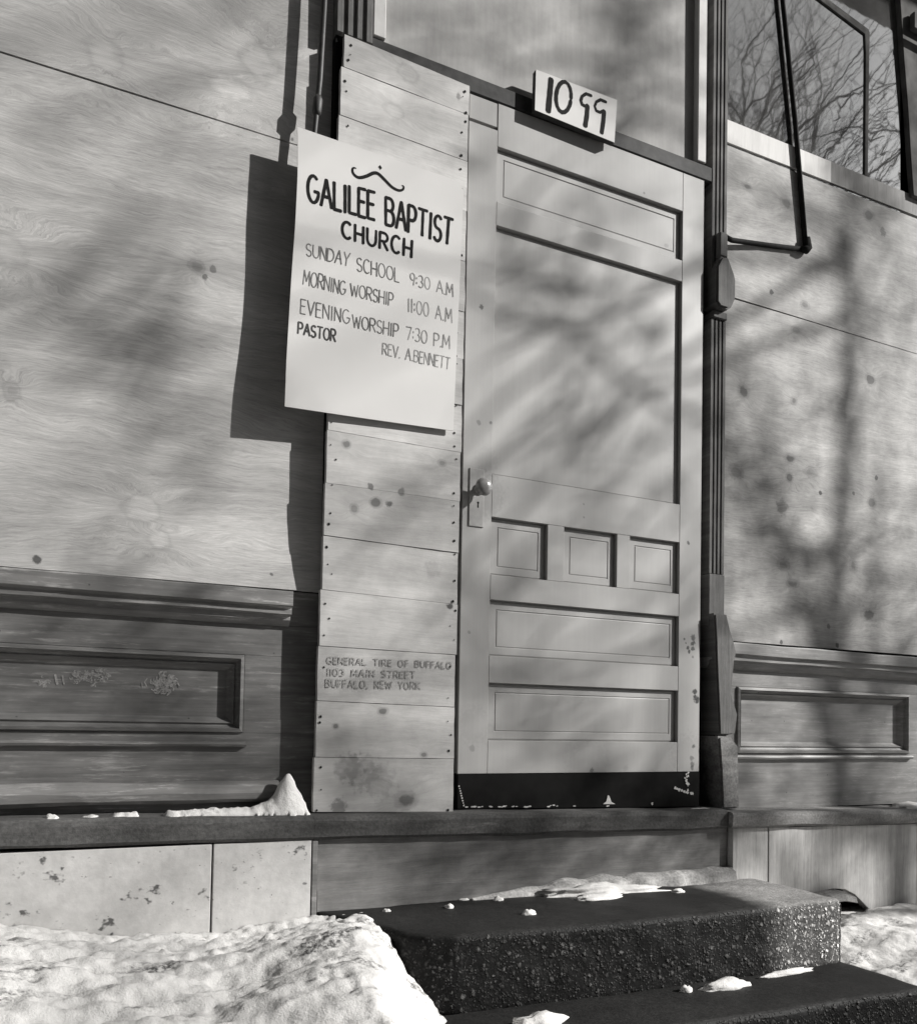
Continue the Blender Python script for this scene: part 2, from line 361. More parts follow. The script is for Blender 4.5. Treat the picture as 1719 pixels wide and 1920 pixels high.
def lathe_y(bm, x, z, prof, n=20):
    """prof [(radius, y)] spun about an axis through (x, z) that points out of the wall"""
    prev = None
    for r, y in prof:
        ring = [bm.verts.new((x + r*math.cos(2*math.pi*k/n), y, z + r*math.sin(2*math.pi*k/n))) for k in range(n)]
        if prev:
            for k in range(n): bm.faces.new((prev[k], prev[(k+1) % n], ring[(k+1) % n], ring[k]))
        prev = ring
    bm.faces.new(prev)
    bmesh.ops.recalc_face_normals(bm, faces=bm.faces)
def sheet(bm, x0, x1, z0, z1, y, th, yf=None, nx=24, nz=24, zt=None, zb=None, xl=None, xr=None):
    """a board with thickness whose front may bow (yf), whose edges may run off true"""
    def P(u, v, back):
        zz = z0+(z1-z0)*v
        xa = x0 if xl is None else xl(zz); xb = x1 if xr is None else xr(zz)
        x = xa+(xb-xa)*u
        za = z0 if zb is None else zb(x); zc = z1 if zt is None else zt(x)
        z = za+(zc-za)*v
        d = 0 if yf is None else yf(x, z)
        return (x, y + d + (th if back else 0), z)
    F = [[bm.verts.new(P(i/nx, j/nz, False)) for j in range(nz+1)] for i in range(nx+1)]
    Bk = [[bm.verts.new(P(i/nx, j/nz, True)) for j in range(nz+1)] for i in range(nx+1)]
    for i in range(nx):
        for j in range(nz):
            bm.faces.new((F[i][j], F[i+1][j], F[i+1][j+1], F[i][j+1])); bm.faces.new((Bk[i][j], Bk[i][j+1], Bk[i+1][j+1], Bk[i+1][j]))
    for i in range(nx):
        bm.faces.new((F[i][0], Bk[i][0], Bk[i+1][0], F[i+1][0])); bm.faces.new((F[i][nz], F[i+1][nz], Bk[i+1][nz], Bk[i][nz]))
    for j in range(nz):
        bm.faces.new((F[0][j], F[0][j+1], Bk[0][j+1], Bk[0][j])); bm.faces.new((F[nx][j], Bk[nx][j], Bk[nx][j+1], F[nx][j+1]))

# ------------------------------------------------------------------ hand lettering
def arc(cx, cy, rx, ry, a0, a1, n=10):
    return [(cx+rx*math.cos(R(a0+(a1-a0)*i/n)), cy+ry*math.sin(R(a0+(a1-a0)*i/n))) for i in range(n+1)]
GL = {
 'A': (.9, [[(0,0),(.5,1)], [(.5,1),(1,0)], [(.2,.36),(.8,.36)]]),
 'B': (.75, [[(0,0),(0,1)], [(0,1),(.5,1)]+arc(.5,.77,.4,.23,90,-90)+[(0,.54)], [(0,.54),(.55,.54)]+arc(.55,.27,.45,.27,90,-90)+[(0,0)]]),
 'C': (.8, [arc(.55,.5,.55,.5,50,310,16)]),
 'D': (.85, [[(0,0),(0,1)], [(0,1),(.3,1)]+arc(.3,.5,.7,.5,90,-90,12)+[(0,0)]]),
 'E': (.6, [[(0,0),(0,1)], [(0,1),(1,1)], [(0,.54),(.85,.54)], [(0,0),(1,0)]]),
 'F': (.6, [[(0,0),(0,1)], [(0,1),(1,1)], [(0,.54),(.85,.54)]]),
 'G': (.9, [arc(.52,.5,.52,.5,52,335,16)+[(1,.42)], [(.62,.42),(1.02,.42)]]),
 'H': (.75, [[(0,0),(0,1)], [(1,0),(1,1)], [(0,.5),(1,.5)]]),
 'I': (.26, [[(.5,0),(.5,1)]]),
 'K': (.75, [[(0,0),(0,1)], [(1,1),(0,.45)], [(.25,.58),(1,0)]]),
 'L': (.6, [[(0,1),(0,0)], [(0,0),(1,0)]]),
 'M': (.95, [[(0,0),(.08,1)], [(.08,1),(.5,.25)], [(.5,.25),(.92,1)], [(.92,1),(1,0)]]),
 'N': (.75, [[(0,0),(0,1)], [(0,1),(1,0)], [(1,0),(1,1)]]),
 'O': (.9, [arc(.5,.5,.5,.5,90,450,20)]),
 'P': (.7, [[(0,0),(0,1)], [(0,1),(.5,1)]+arc(.5,.73,.48,.27,90,-90)+[(0,.46)]]),
 'R': (.75, [[(0,0),(0,1)], [(0,1),(.5,1)]+arc(.5,.74,.46,.26,90,-90)+[(0,.48)], [(.42,.48),(1,0)]]),
 'S': (.7, [arc(.5,.75,.45,.25,35,250,10)+[(.6,.49)]+arc(.5,.25,.48,.25,70,-150,10)]),
 'T': (.8, [[(.5,0),(.5,1)], [(0,1),(1,1)]]),
 'U': (.8, [[(0,1),(0,.4)]+arc(.5,.4,.5,.4,180,360)+[(1,1)]]),
 'V': (.85, [[(0,1),(.5,0)], [(.5,0),(1,1)]]),
 'W': (1.1, [[(0,1),(.25,0)], [(.25,0),(.5,.85)], [(.5,.85),(.75,0)], [(.75,0),(1,1)]]),
 'X': (.8, [[(0,0),(1,1)], [(0,1),(1,0)]]),
 'Y': (.8, [[(0,1),(.5,.45)], [(1,1),(.5,.45)], [(.5,.45),(.5,0)]]),
 '0': (.75, [arc(.5,.5,.5,.5,90,450,20)]),
 '1': (.22, [[(.5,0),(.5,1)]]),
 '3': (.65, [arc(.45,.75,.45,.25,140,-80,10)+arc(.45,.26,.52,.26,85,-140,10)]),
 '7': (.65, [[(0,1),(1,1)], [(1,1),(.35,0)]]),
 '9': (.65, [arc(.5,.7,.48,.3,0,360,14), [(.98,.7),(.7,0)]]),
 ':': (.12, [[(.5,.62),(.5,.74)], [(.5,.22),(.5,.34)]]),
 '.': (.12, [[(.5,0),(.5,.07)]]),
 ',': (.15, [[(.6,.1),(.2,-.15)]]),
}
STK = [0]
def stroke(bm, pts, w, yfun, step=.006, mi=0):
    """one brush stroke: a ribbon with rounded ends laid just proud of the surface under it"""
    P = [Vector((p[0], p[1])) for p in pts]
    Q = [P[0]]
    for a, b in zip(P, P[1:]):
        k = max(1, int((b-a).length/step))
        for i in range(1, k+1): Q.append(a.lerp(b, i/k))
    if (Q[0]-Q[-1]).length > 1e-6:
        d0 = (Q[0]-Q[1]).normalized(); d1 = (Q[-1]-Q[-2]).normalized()
        Q = [Q[0]+d0*w*.28] + Q + [Q[-1]+d1*w*.28]
    STK[0] += 1; lift = .0004 + (STK[0] % 9)*.00007
    prev = None
    for i, p in enumerate(Q):
        d = Q[min(i+1, len(Q)-1)] - Q[max(i-1, 0)]
        if d.length < 1e-9: continue
        d.normalize(); nrm = Vector((-d.y, d.x))
        e = 1.0 if 0 < i < len(Q)-1 else .55
        hw = w*.5*e*(1 + .16*noise.noise((p.x*60, p.y*60, STK[0]*.7)))
        a = p+nrm*hw; b = p-nrm*hw
        cur = (bm.verts.new((a.x, yfun(a.x, a.y)-lift, a.y)), bm.verts.new((b.x, yfun(b.x, b.y)-lift, b.y)))
        if prev:
            f = bm.faces.new((prev[0], prev[1], cur[1], cur[0])); f.material_index = mi
        prev = cur
def text(bm, s, quad, w, yfun, gap=.28, jit=.02, space=.55, broken=False):
    TL, BL, TR, BR = [Vector(q) for q in quad]
    H = (TL-BL).length; W = ((TR-TL).length+(BR-BL).length)/2
    ws = [GL[c][0] if c != ' ' else space for c in s]
    tot = sum(ws) + gap*(len(s)-1)
    x = 0
    rnd = random.Random(len(s)*31+int(H*1e4))
    for c, cw in zip(s, ws):
        if c != ' ':
            dy = rnd.uniform(-jit, jit); sc_ = 1+rnd.uniform(-jit, jit)
            for st in GL[c][1]:
                pts = []
                for (px, py) in st:
                    u = (x+px*cw)/tot; v = py*sc_+dy
                    t = TL.lerp(TR, u); b = BL.lerp(BR, u); q = b.lerp(t, v)
                    pts.append((q.x, q.y))
                if broken and len(pts) == 2 and rnd.random() < .6:
                    a, b = Vector(pts[0]), Vector(pts[1])
                    stroke(bm, [a, a.lerp(b, .42)], w, yfun); stroke(bm, [a.lerp(b, .6), b], w, yfun)
                else: stroke(bm, pts, w, yfun)
        x += cw+gap
def normals_out(bm):
    bmesh.ops.recalc_face_normals(bm, faces=bm.faces)
    for f in bm.faces:
        f.normal_update()
        if f.normal.y > 0: f.normal_flip()

# ================================================================== SETTING
bm = bmesh.new()
GN = 40
box(bm, -40, 60, -4.0, .5, -1.0, -.61, 0)
struct(link('sidewalk', bm, M_walk))
bm = bmesh.new(); box(bm, -120, 160, -200, -4.0, -1.0, -.75, 0); struct(link('street', bm, M_road))

# ================================================================== STOREFRONT
front = thing('storefront', (.4, .3, -.61), 'dark timber old shop front with grey panelled door, fluted pilasters and boarded windows', 'building')
def part(name, bm, m, par=front, smooth=False): return link(name, bm, m, par, smooth)
bm = bmesh.new(); box(bm, -3.4, 4.2, .09, .45, -.61, 4.6, 0); part('wall', bm, M_jamb)
bm = bmesh.new(); box(bm, -3.4, 4.2, -.12, .09, 3.95, 4.6, .01); part('fascia', bm, M_dark)
bm = bmesh.new(); box(bm, -3.4, 4.2, -.95, -.121, 4.25, 4.6, .02); part('added_cornice', bm, M_dark)  # unseen overhang, added to cut sky light on the front

# --- pilasters (fluted)
def flutes(bm, x0, x1, z0, z1, y, n=3, depth=.008):
    wdt = x1-x0; prof = [(x0, y)]
    cell = wdt/(n+.6)
    for i in range(n):
        a = x0+wdt*.1+i*(wdt*.8/n); b = a+wdt*.8/n
        prof += [(a+.25*(b-a), y), (a+.32*(b-a), y+depth), (a+.68*(b-a), y+depth), (a+.75*(b-a), y)]
    prof += [(x1, y), (x1, y+.09), (x0, y+.09)]
    A = [bm.verts.new((x, yy, z0)) for x, yy in prof]; B = [bm.verts.new((x, yy, z1)) for x, yy in prof]
    n_ = len(prof)
    for i in range(n_): bm.faces.new((A[i], A[(i+1) % n_], B[(i+1) % n_], B[i]))
    bm.faces.new(A[::-1]); bm.faces.new(B)
    bmesh.ops.recalc_face_normals(bm, faces=bm.faces)
bm = bmesh.new(); flutes(bm, .936, 1.0, .78, 1.66, 0.0); flutes(bm, .936, 1.0, 1.83, 3.95, 0.0)
box(bm, .934, 1.003, -.002, .09, .60, .778, .002)
pr = part('pilaster', bm, M_pil)
bm = bmesh.new()
prism_y(bm, [(.934,1.705),(.934,1.83),(.955,1.868),(.985,1.868),(1.012,1.818),(1.018,1.80),(1.018,1.735),(1.0,1.70),(.985,1.69),(.95,1.69)], -.03, .04, .006)
box(bm, .938, 1.001, -.008, .08, 1.662, 1.688, .003)
box(bm, .95, .99, -.022, .0, 1.87, 1.96, .006)
part('capital_block', bm, M_pil, pr)
bm = bmesh.new()
prism_y(bm, [(.935,.640),(.942,.548),(.948,.441),(.957,.316),(.962,.229),(1.004,.229),(1.032,.236),(1.041,.3),(1.012,.372),(1.025,.481),(1.034,.509),(1.024,.544),(1.005,.589),(.99,.638)], -.030, .08, .005)
part('scroll_base', bm, M_pil, pr)
bm = bmesh.new(); prism_y(bm, [(.952,.226),(.963,.119),(.972,-.018),(1.047,-.020),(1.040,.191),(1.004,.224)], -.036, .085, .006)
part('base_block', bm, M_ledgeR, pr)
bm = bmesh.new(); box(bm, -.412, -.31, .0035, .09, -.02, 2.04, 0); box(bm, -.412, -.31, .0035, .09, 2.041, 2.155, 0); part('pilaster_core', bm, M_jamb)  # shade of the recess put into the colour as near-black
bm = bmesh.new(); flutes(bm, -.412, -.31, 2.156, 3.95, -.012, 3); part('pilaster', bm, M_pil)

# --- door frame, transom
fr = None
bm = bmesh.new()
box(bm, .866, .903, -.004, .06, 2.19, 3.95, .002); part('transom_stop', bm, M_white)
bm = bmesh.new(); box(bm, -.305, -.268, -.004, .06, 2.19, 3.95, .002); part('transom_stop', bm, M_white)
bm = bmesh.new(); box(bm, -.309, .934, .0, .07, 2.134, 2.186, .003); part('transom_bar', bm, M_bar)
bm = bmesh.new(); sheet(bm, -.267, .865, 2.187, 3.9, .020, .015, lambda x, z: .002*noise.noise((x*2, z*2, 0)), 20, 20); part('transom_panel', bm, M_trans)
bm = bmesh.new(); box(bm, .901, .9335, .045, .088, .0, 3.9, 0); box(bm, -.03, .9, .05, .089, .0, 2.13, 0); part('door_jamb', bm, M_jamb)

# --- door
bm = bmesh.new()
D1 = .04
box(bm, 0, .097, 0, D1, .105, 2.046, .0012); box(bm, .0005, .0962, .0015, D1, 2.0545, 2.13, .002)
zs = [(.105,.203), (.374,.455), (.622,.697), (.870,.998), (1.755,1.828), (1.997,2.13)]
for a, b in zs: box(bm, .0972, .8068, .0, D1, a, b, .0012)
box(bm, .807, .899, 0, D1, .105, 2.13, .0012)
for a, b in [(.2935,.3535), (.5535,.6045)]: box(bm, a, b, .0002, D1, .6972, .8698, .001)
door = part('door', bm, M_door)
def door_panel(x0, x1, z0, z1, raised=True):
    bm = bmesh.new(); yb = .012
    if raised:
        i1 = .026
        ring_frame(bm, x0, x1, z0, z1, [(0, yb+.003), (.006, yb), (i1, yb), (i1+.002, yb+.0022), (i1+.005, yb+.0006)])
        i1 += .005
        v = [bm.verts.new(c) for c in ((x0+i1, yb+.0006, z0+i1), (x1-i1, yb+.0006, z0+i1), (x1-i1, yb+.0006, z1-i1), (x0+i1, yb+.0006, z1-i1))]
        bm.faces.new(v)
    else:
        ring_frame(bm, x0, x1, z0, z1, [(0, yb+.003), (.006, yb)])
        v = [bm.verts.new(c) for c in ((x0+.006, yb, z0+.006), (x1-.006, yb, z0+.006), (x1-.006, yb, z1-.006), (x0+.006, yb, z1-.006))]
        bm.faces.new(v)
    normals_out(bm)
    return part('door_panel', bm, M_door, door)
door_panel(.0972, .8068, 1.828, 1.997); door_panel(.0972, .8068, .998, 1.755, False)
for a, b in [(.0972,.2935), (.3535,.5535), (.6045,.8068)]: door_panel(a, b, .697, .870)
door_panel(.0972, .8068, .455, .622); door_panel(.0972, .8068, .203, .374)
bm = bmesh.new()
prism_y(bm, [(.0,.004),(.899,-.012),(.899,.104),(.0,.104)], -.003, .036, .001)
kp = part('kick_plate', bm, M_jamb, door)
bm = bmesh.new(); rnd = random.Random(3)
def blob(bm, cx, cz, r, y, sx=1.0, n=9):
    vs = [bm.verts.new((cx+sx*r*math.cos(2*math.pi*i/n)*rnd.uniform(.5, 1.2), y, cz+r*math.sin(2*math.pi*i/n)*rnd.uniform(.5, 1.2))) for i in range(n)]
    f = bm.faces.new(vs)
for i in range(26):
    x = rnd.uniform(.02, .62)*rnd.uniform(.3, 1); blob(bm, x, .008-.016*x+rnd.uniform(0, .004), rnd.uniform(.0014, .003), -.0034-.00004*i, 2.6)
for i in range(9): blob(bm, .004+i*.002, .07-i*.007, .003, -.0041-.00004*i)
prism_y(bm, [(.508,.006),(.555,.005),(.540,.012),(.531,.032),(.526,.034),(.520,.014)], -.0055, -.003)
for (x, z) in [(.795,.052),(.803,.049),(.812,.046),(.822,.043),(.832,.040),(.842,.037),(.848,.044),(.848,.036),(.862,.034),(.868,.032),(.70,.003)]:
    blob(bm, x, z, .0055, -.0048-.00004*x)
for i in range(16): blob(bm, .845+rnd.uniform(-.012, .006), .058+i*.003, rnd.uniform(.002, .005), -.0052-.00005*i)
normals_out(bm); part('paint_chip', bm, M_chip, door)
bm = bmesh.new(); box(bm, .021, .070, -.0035, .0005, .833, 1.006, .0015)
part('lock_plate', bm, M_plate, door)
bm = bmesh.new(); lathe_y(bm, .050, .905, [(.0001,-.0036),(.0035,-.0037)], 12)
prism_y(bm, [(.0485,.905),(.0478,.890),(.0522,.890),(.0515,.905)], -.0039, -.0036); normals_out(bm); part('keyhole', bm, M_jamb, door)
bm = bmesh.new(); lathe_y(bm, .052, .945, [(.017,-.0035),(.017,-.007),(.010,-.009),(.009,-.018),(.014,-.022),(.023,-.028),(.0265,-.035),(.025,-.042),(.018,-.047),(.008,-.050)], 24)
part('door_knob', bm, M_knob, door, True)

# --- shop window bulkheads
def bulkhead(xa, xb, px0, px1, pz0, pz1, mat, matsill, sill_z, sill_x0, sill_x1, dz, bead_z, rail_x0, rail_x1, bottom):
    bm = bmesh.new(); y = .030
    top = sill_z-.095
    box(bm, xa, xb, y, .085, pz1, top, .001)                               # frieze rail
    box(bm, xa, xb, y+.0004, .085, bottom, pz0, .001)
    if xa < px0: box(bm, xa, px0, y+.0002, .085, pz0, pz1, .001)
    if xb > px1: box(bm, px1, xb, y+.0002, .085, pz0, pz1, .001)
    if xb < 0: box(bm, -.505, xb, y+.0006, .085, top+.0005, sill_z-.002, .0)
    b = part('bulkhead', bm, mat)
    bm = bmesh.new(); pi = .041
    v = [bm.verts.new(c) for c in ((px0+pi, y+.022, pz0+pi), (px1-pi, y+.022, pz0+pi), (px1-pi, y+.022, pz1-pi), (px0+pi, y+.022, pz1-pi))]
    bm.faces.new(v); normals_out(bm); part('bulkhead_panel', bm, mat, b)
    bm = bmesh.new(); ring_frame(bm, px0, px1, pz0, pz1, [(0, y+.002), (.003, y-.007), (.011, y-.009), (.015, y+.004), (.021, y+.008), (.026, y+.004), (.033, y+.014), (.042, y+.0225)])
    normals_out(bm); part('panel_moulding', bm, mat, b)
    bm = bmesh.new()
    prof = [(.085, sill_z), (-.016, sill_z-.008), (-.019, sill_z-.012), (-.019, sill_z-.047), (-.007, sill_z-.052), (-.007, sill_z-.068), (.006, sill_z-.072), (.008, sill_z-.084), (.020, sill_z-.098), (.085, sill_z-.098)]
    sweep_x(bm, prof, sill_x0, sill_x1, 0, dz, 60, .0022); part('window_sill', bm, matsill, b)
    bm = bmesh.new(); sweep_x(bm, [(.06, bead_z+.008), (.018, bead_z+.006), (.015, bead_z), (.018, bead_z-.006), (.06, bead_z-.008)], rail_x0, rail_x1, 0, 0, 50, .002)
    part('rail_bead', bm, mat, b)
    return b
bl = bulkhead(-2.9, -.414, -2.2, -.613, .216, .422, M_dark, M_sill, .602, -2.9, -.500, .0, .187, -2.9, -.606, -.02)
bm = bmesh.new()
sweep_x(bm, [(.06,.092), (.012,.091), (-.004,.082), (-.010,.064), (-.006,.046), (.004,.036), (.06,.036)], -2.9, -.520, 0, 0, 80, .004)
part('plinth_moulding', bm, M_sill, bl)
bm = bmesh.new()                                                            # ghost of an old painted number, rubbed nearly away
fy = lambda x, z: .0519
rnd = random.Random(5)
def scrub(x, z, r, n):
    for i in range(n):
        a = rnd.uniform(0, 6.28); q = r*math.sqrt(rnd.random())
        cx, cz = x+q*math.cos(a), z+q*.9*math.sin(a)
        stroke(bm, [(cx+r*.22*math.cos(t), cz+r*.2*math.sin(t)) for t in (a, a+1, a+2.2, a+3.4)], .0028, fy)
scrub(-1.088, .335, .013, 14)
stroke(bm, [(-1.063,.352),(-1.058,.330)], .006, fy); stroke(bm, [(-1.047,.350),(-1.043,.330)], .004, fy)
scrub(-1.015, .348, .015, 26); scrub(-.987, .354, .014, 24); scrub(-.958, .356, .017, 30); scrub(-.975, .335, .010, 8)
scrub(-.81, .340, .030, 80); scrub(-.81, .338, .020, 30)
stroke(bm, [(-.865,.340),(-.863,.328)], .003, fy); stroke(bm, [(-.852,.352),(-.858,.342),(-.853,.332)], .003, fy)
normals_out(bm); part('chalk_marks', bm, M_chalk, bl)
br = bulkhead(1.045, 3.3, 1.090, 1.985, .165, .400, M_darkR, M_darkR, .556, .945, 3.3, -.012, .152, 1.045, 1.995, -.03)

# --- stone ledge, riser, foundation
def ledge(x0, x1, yf, za, zb, th, m, sub=40):
    bm = bmesh.new()
    sweep_x(bm, [(.10, .004), (yf+.012, 0), (yf+.003, -.005), (yf, -.014), (yf+.002, -th+.008), (yf+.010, -th), (.10, -th)], x0, x1, za, zb, sub, .005)
    return part('ledge', bm, m)
ledge(-2.9, -.4465, -.082, .034, .007, .064, M_ledge, 80)
ledge(-.4455, .9545, -.080, .006, -.018, .064, M_ledge, 80)
ledge(.9565, 3.3, -.102, -.024, -.06, .052, M_ledgeR, 80)
bm = bmesh.new(); sheet(bm, -.429, .968, -.205, -.062, -.058, .03, None, 4, 4, zt=lambda x: -.06-.018*x-.0025)
sheet(bm, -.429, .968, -.30, -.208, -.062, .03, None, 4, 4, zb=lambda x: -.30, zt=lambda x: -.196-.010*x)
part('riser_board', bm, M_riser)
bm = bmesh.new(); box(bm, -.4475, -.4335, -.072, .0, -.61, -.061, .001); part('corner_strip', bm, M_sill)
def foundation(x0, x1, y, poly=None, m=M_stucco):
    bm = bmesh.new()
    if poly: prism_y(bm, poly, y, y+.03, .0015)
    else: box(bm, x0, x1, y, y+.05, -.61, -.058, .0015)
    return part('foundation_slab', bm, m)
foundation(-2.9, -1.9, -.0705); foundation(-1.897, -.7025, -.071); foundation(-.6975, -.450, -.0705)
foundation(0, 0, -.080, [(.975,-.078),(1.131,-.081),(1.131,-.5),(.975,-.5)], M_foundR)
foundation(0, 0, -.0815, [(1.1335,-.081),(1.88,-.094),(1.88,-.404),(1.626,-.396),(1.60,-.375),(1.55,-.336),(1.50,-.314),(1.44,-.308),(1.38,-.312),(1.33,-.318),(1.24,-.42),(1.1335,-.44)], M_foundR)
foundation(0, 0, -.080, [(1.882,-.094),(3.3,-.118),(3.3,-.5),(1.882,-.405)], M_foundR)
bm = bmesh.new(); box(bm, -2.9, 3.3, .02, .085, -.61, -.07, 0); part('foundation_wall', bm, M_jamb)
bm = bmesh.new(); box(bm, 1.2, 3.3, -.066, .018, -.61, -.402, .006); part('foundation_footing', bm, M_stucco)

# --- shop window above the right-hand boards
bm = bmesh.new()
v = [bm.verts.new(c) for c in ((1.0, .034, 2.3), (1.935, .034, 2.3), (1.935, .034, 3.9), (1.0, .034, 3.9))]; bm.faces.new(v); normals_out(bm)
win = part('shop_window', bm, M_glass)
bm = bmesh.new()
prism_y(bm, [(1.985,2.40),(2.42,2.40),(2.42,3.9),(1.865,3.9),(1.90,3.2),(1.925,2.95),(1.95,2.75),(1.968,2.55)], .012, .0335, .003)
box(bm, 1.955, 2.43, -.012, .011, 3.06, 3.13, .004); box(bm, 1.97, 2.43, -.03, -.013, 3.03, 3.055, .004)
part('window_frame', bm, M_frame, win)
bm = bmesh.new(); v = [bm.verts.new(c) for c in ((2.425, .034, 2.3), (3.3, .034, 2.3), (3.3, .034, 3.9), (2.425, .034, 3.9))]; bm.faces.new(v); normals_out(bm)
part('shop_window', bm, M_glass)

# ================================================================== BOARDS NAILED OVER THE WINDOWS
def bowL(x, z):
    t = max(0, min(1, (.86-z)/.26)); u = max(0, min(1, (x+.95)/.5))
    return -.016*t*t*u + .003*noise.noise((x*1.7, z*1.3, 2.0))
bm = bmesh.new(); sheet(bm, -2.3, -.413, .6025, 1.8255, .030, .012, bowL, 40, 40)
tag(link('plywood_sheet', bm, M_plyL), 'large weathered plywood sheet over the left window, directly above the dark panelled sill', 'plywood', 'plywood boards over the shop windows')
bm = bmesh.new(); sheet(bm, -2.3, -.413, 1.8295, 3.05, .030, .012, lambda x, z: .003*noise.noise((x*1.5, z*1.3, 5.0)), 30, 30)
tag(link('plywood_sheet', bm, M_plyL), 'upper left plywood sheet with swirling grain and a round knot, behind the hanging pipe', 'plywood', 'plywood boards over the shop windows')
bm = bmesh.new(); sheet(bm, 1.004, 3.2, .558, 1.772, .030, .012, lambda x, z: .003*noise.noise((x*1.5, z*1.3, 7.0)), 30, 30)
tag(link('plywood_sheet', bm, M_plyR), 'knotty plywood sheet spotted with dark knots, right of the door above the lower sill', 'plywood', 'plywood boards over the shop windows')
bm = bmesh.new(); sheet(bm, 1.004, 3.2, 1.775, 2.312, .0295, .012, lambda x, z: .003*noise.noise((x*1.5, z*1.3, 9.0)), 30, 12, zt=lambda x: 2.312+.014*(x-1.03))
tag(link('plywood_sheet', bm, M_plyR), 'shallow plywood sheet right of the door, crossed by the black bent rod', 'plywood', 'plywood boards over the shop windows')
bm = bmesh.new(); sheet(bm, 1.004, 1.540, 2.324, 2.405, .0285, .018, None, 4, 4, zt=lambda x: 2.405+.012*(x-1.03), zb=lambda x: 2.324+.014*(x-1.03))
M_strip = wood('pale_board', .58, .72, (), 1, .02, 60, 12, .4, (.9, 1.05), vertical=True)
tag(link('board_strip', bm, M_strip), 'short bright white board strip under the window glass, next to the fluted pilaster', 'board', 'board strips under the window glass')
bm = bmesh.new(); sheet(bm, 1.5415, 3.2, 2.331, 2.411, .0292, .018, None, 4, 4, zt=lambda x: 2.411+.012*(x-1.54), zb=lambda x: 2.331+.014*(x-1.54))
M_strip2 = wood('grey_board', .22, .34, (), 1, .02, 60, 14, .4, (.8, 1.1), vertical=True)
tag(link('board_strip', bm, M_strip2), 'grey weathered board strip under the window glass, at the right edge of the picture', 'board', 'board strips under the window glass')

# --- plank hoarding beside the door
hoard = thing('plank_hoarding', (-.22, -.01, 0), 'tall narrow hoarding of pale horizontal pine planks nailed up left of the door', 'hoarding')
JL = [2.1461, 2.0539, 1.9167, 1.765, 1.612, 1.462, 1.322, 1.182, 1.040, .895, .7519, .6052, .4532, .3059, .155, .0091]
JR = [2.1342, 2.0452, 1.9056, 1.757, 1.605, 1.455, 1.316, 1.178, 1.040, .8963, .7453, .5959, .4498, .2989, .1502, -.0024]
rnd = random.Random(21)
def hx0(z): return -.4335 + .017*max(0, z)
def hx1(z): return -.0235 + .0065*max(0, z)
planks = []
for i in range(15):
    zl1, zl0, zr1, zr0 = JL[i], JL[i+1], JR[i], JR[i+1]
    a = hx0(zl0)+rnd.uniform(-.0014, .0014); b = hx1(zr0)+rnd.uniform(-.0014, .0014); gp = .0012
    if i == 0: a += .006
    y = -.020+rnd.uniform(-.0018, .0018); sd = i*3.1
    bm = bmesh.new()
    tt = lambda x, zl=zl1, zr=zr1, a=a, b=b, sd=sd: zl+(zr-zl)*(x-a)/(b-a)-gp*(.6+.8*abs(noise.noise((x*14, sd, 0))))
    bb = lambda x, zl=zl0, zr=zr0, a=a, b=b, sd=sd: zl+(zr-zl)*(x-a)/(b-a)+gp*(.3+.8*abs(noise.noise((x*14, sd, 9))))
    sheet(bm, a, b, zl0, zl1, y, .0175, lambda x, z, sd=sd: .0012*noise.noise((x*6, sd, z*4)), 26, 6, zt=tt, zb=bb,
          xl=lambda z, a=a, sd=sd: a+.002*noise.noise((z*20, sd, 1)), xr=lambda z, b=b, sd=sd: b+.0025*noise.noise((z*20, sd, 4)))
    for f in bm.faces: f.material_index = 0
    for side in (0, 1):
        for k in range(3):
            if rnd.random() < .22: continue
            x = (a+.008+rnd.uniform(0, .018)) if side == 0 else (b-.006-rnd.uniform(0, .018))
            u = (.16, .5, .84)[k]+rnd.uniform(-.14, .14)
            z = zl0+(zl1-zl0)*u if side == 0 else zr0+(zr1-zr0)*u
            r = rnd.uniform(.0018, .0040); n0 = len(bm.faces)
            vs = [bm.verts.new((x+r*math.cos(q*.785), y-.0016, z+r*1.1*math.sin(q*.785))) for q in range(8)]
            f = bm.faces.new(vs); f.material_index = 1
    bmesh.ops.recalc_face_normals(bm, faces=[f for f in bm.faces if f.material_index == 0])
    for f in bm.faces:
        if f.material_index == 1:
            f.normal_update()
            if f.normal.y > 0: f.normal_flip()
    p = link('plank', bm, [M_plank, M_iron], hoard); planks.append((p, zl0, zl1, y))
for p, z0, z1, y in planks:
    if z0 < .39 < z1: sp = p; sy = y
sp['label'] = 'plank stamped with three faded lines of grey lettering'
bm = bmesh.new(); yf = lambda x, z: sy-.0014
text(bm, 'GENERAL TIRE OF BUFFALO', [(-.404,.4245),(-.404,.4065),(-.036,.4265),(-.036,.4085)], .0030, yf, .32, .03, .7, True)
text(bm, '1103 MAIN STREET', [(-.403,.3935),(-.403,.3745),(-.1485,.3955),(-.1485,.3765)], .0030, yf, .32, .03, .7, True)
text(bm, 'BUFFALO, NEW YORK', [(-.405,.3635),(-.405,.3435),(-.1320,.3655),(-.1320,.3455)], .0030, yf, .32, .03, .7, True)
normals_out(bm); link('stamped_lettering', bm, M_sten, sp)

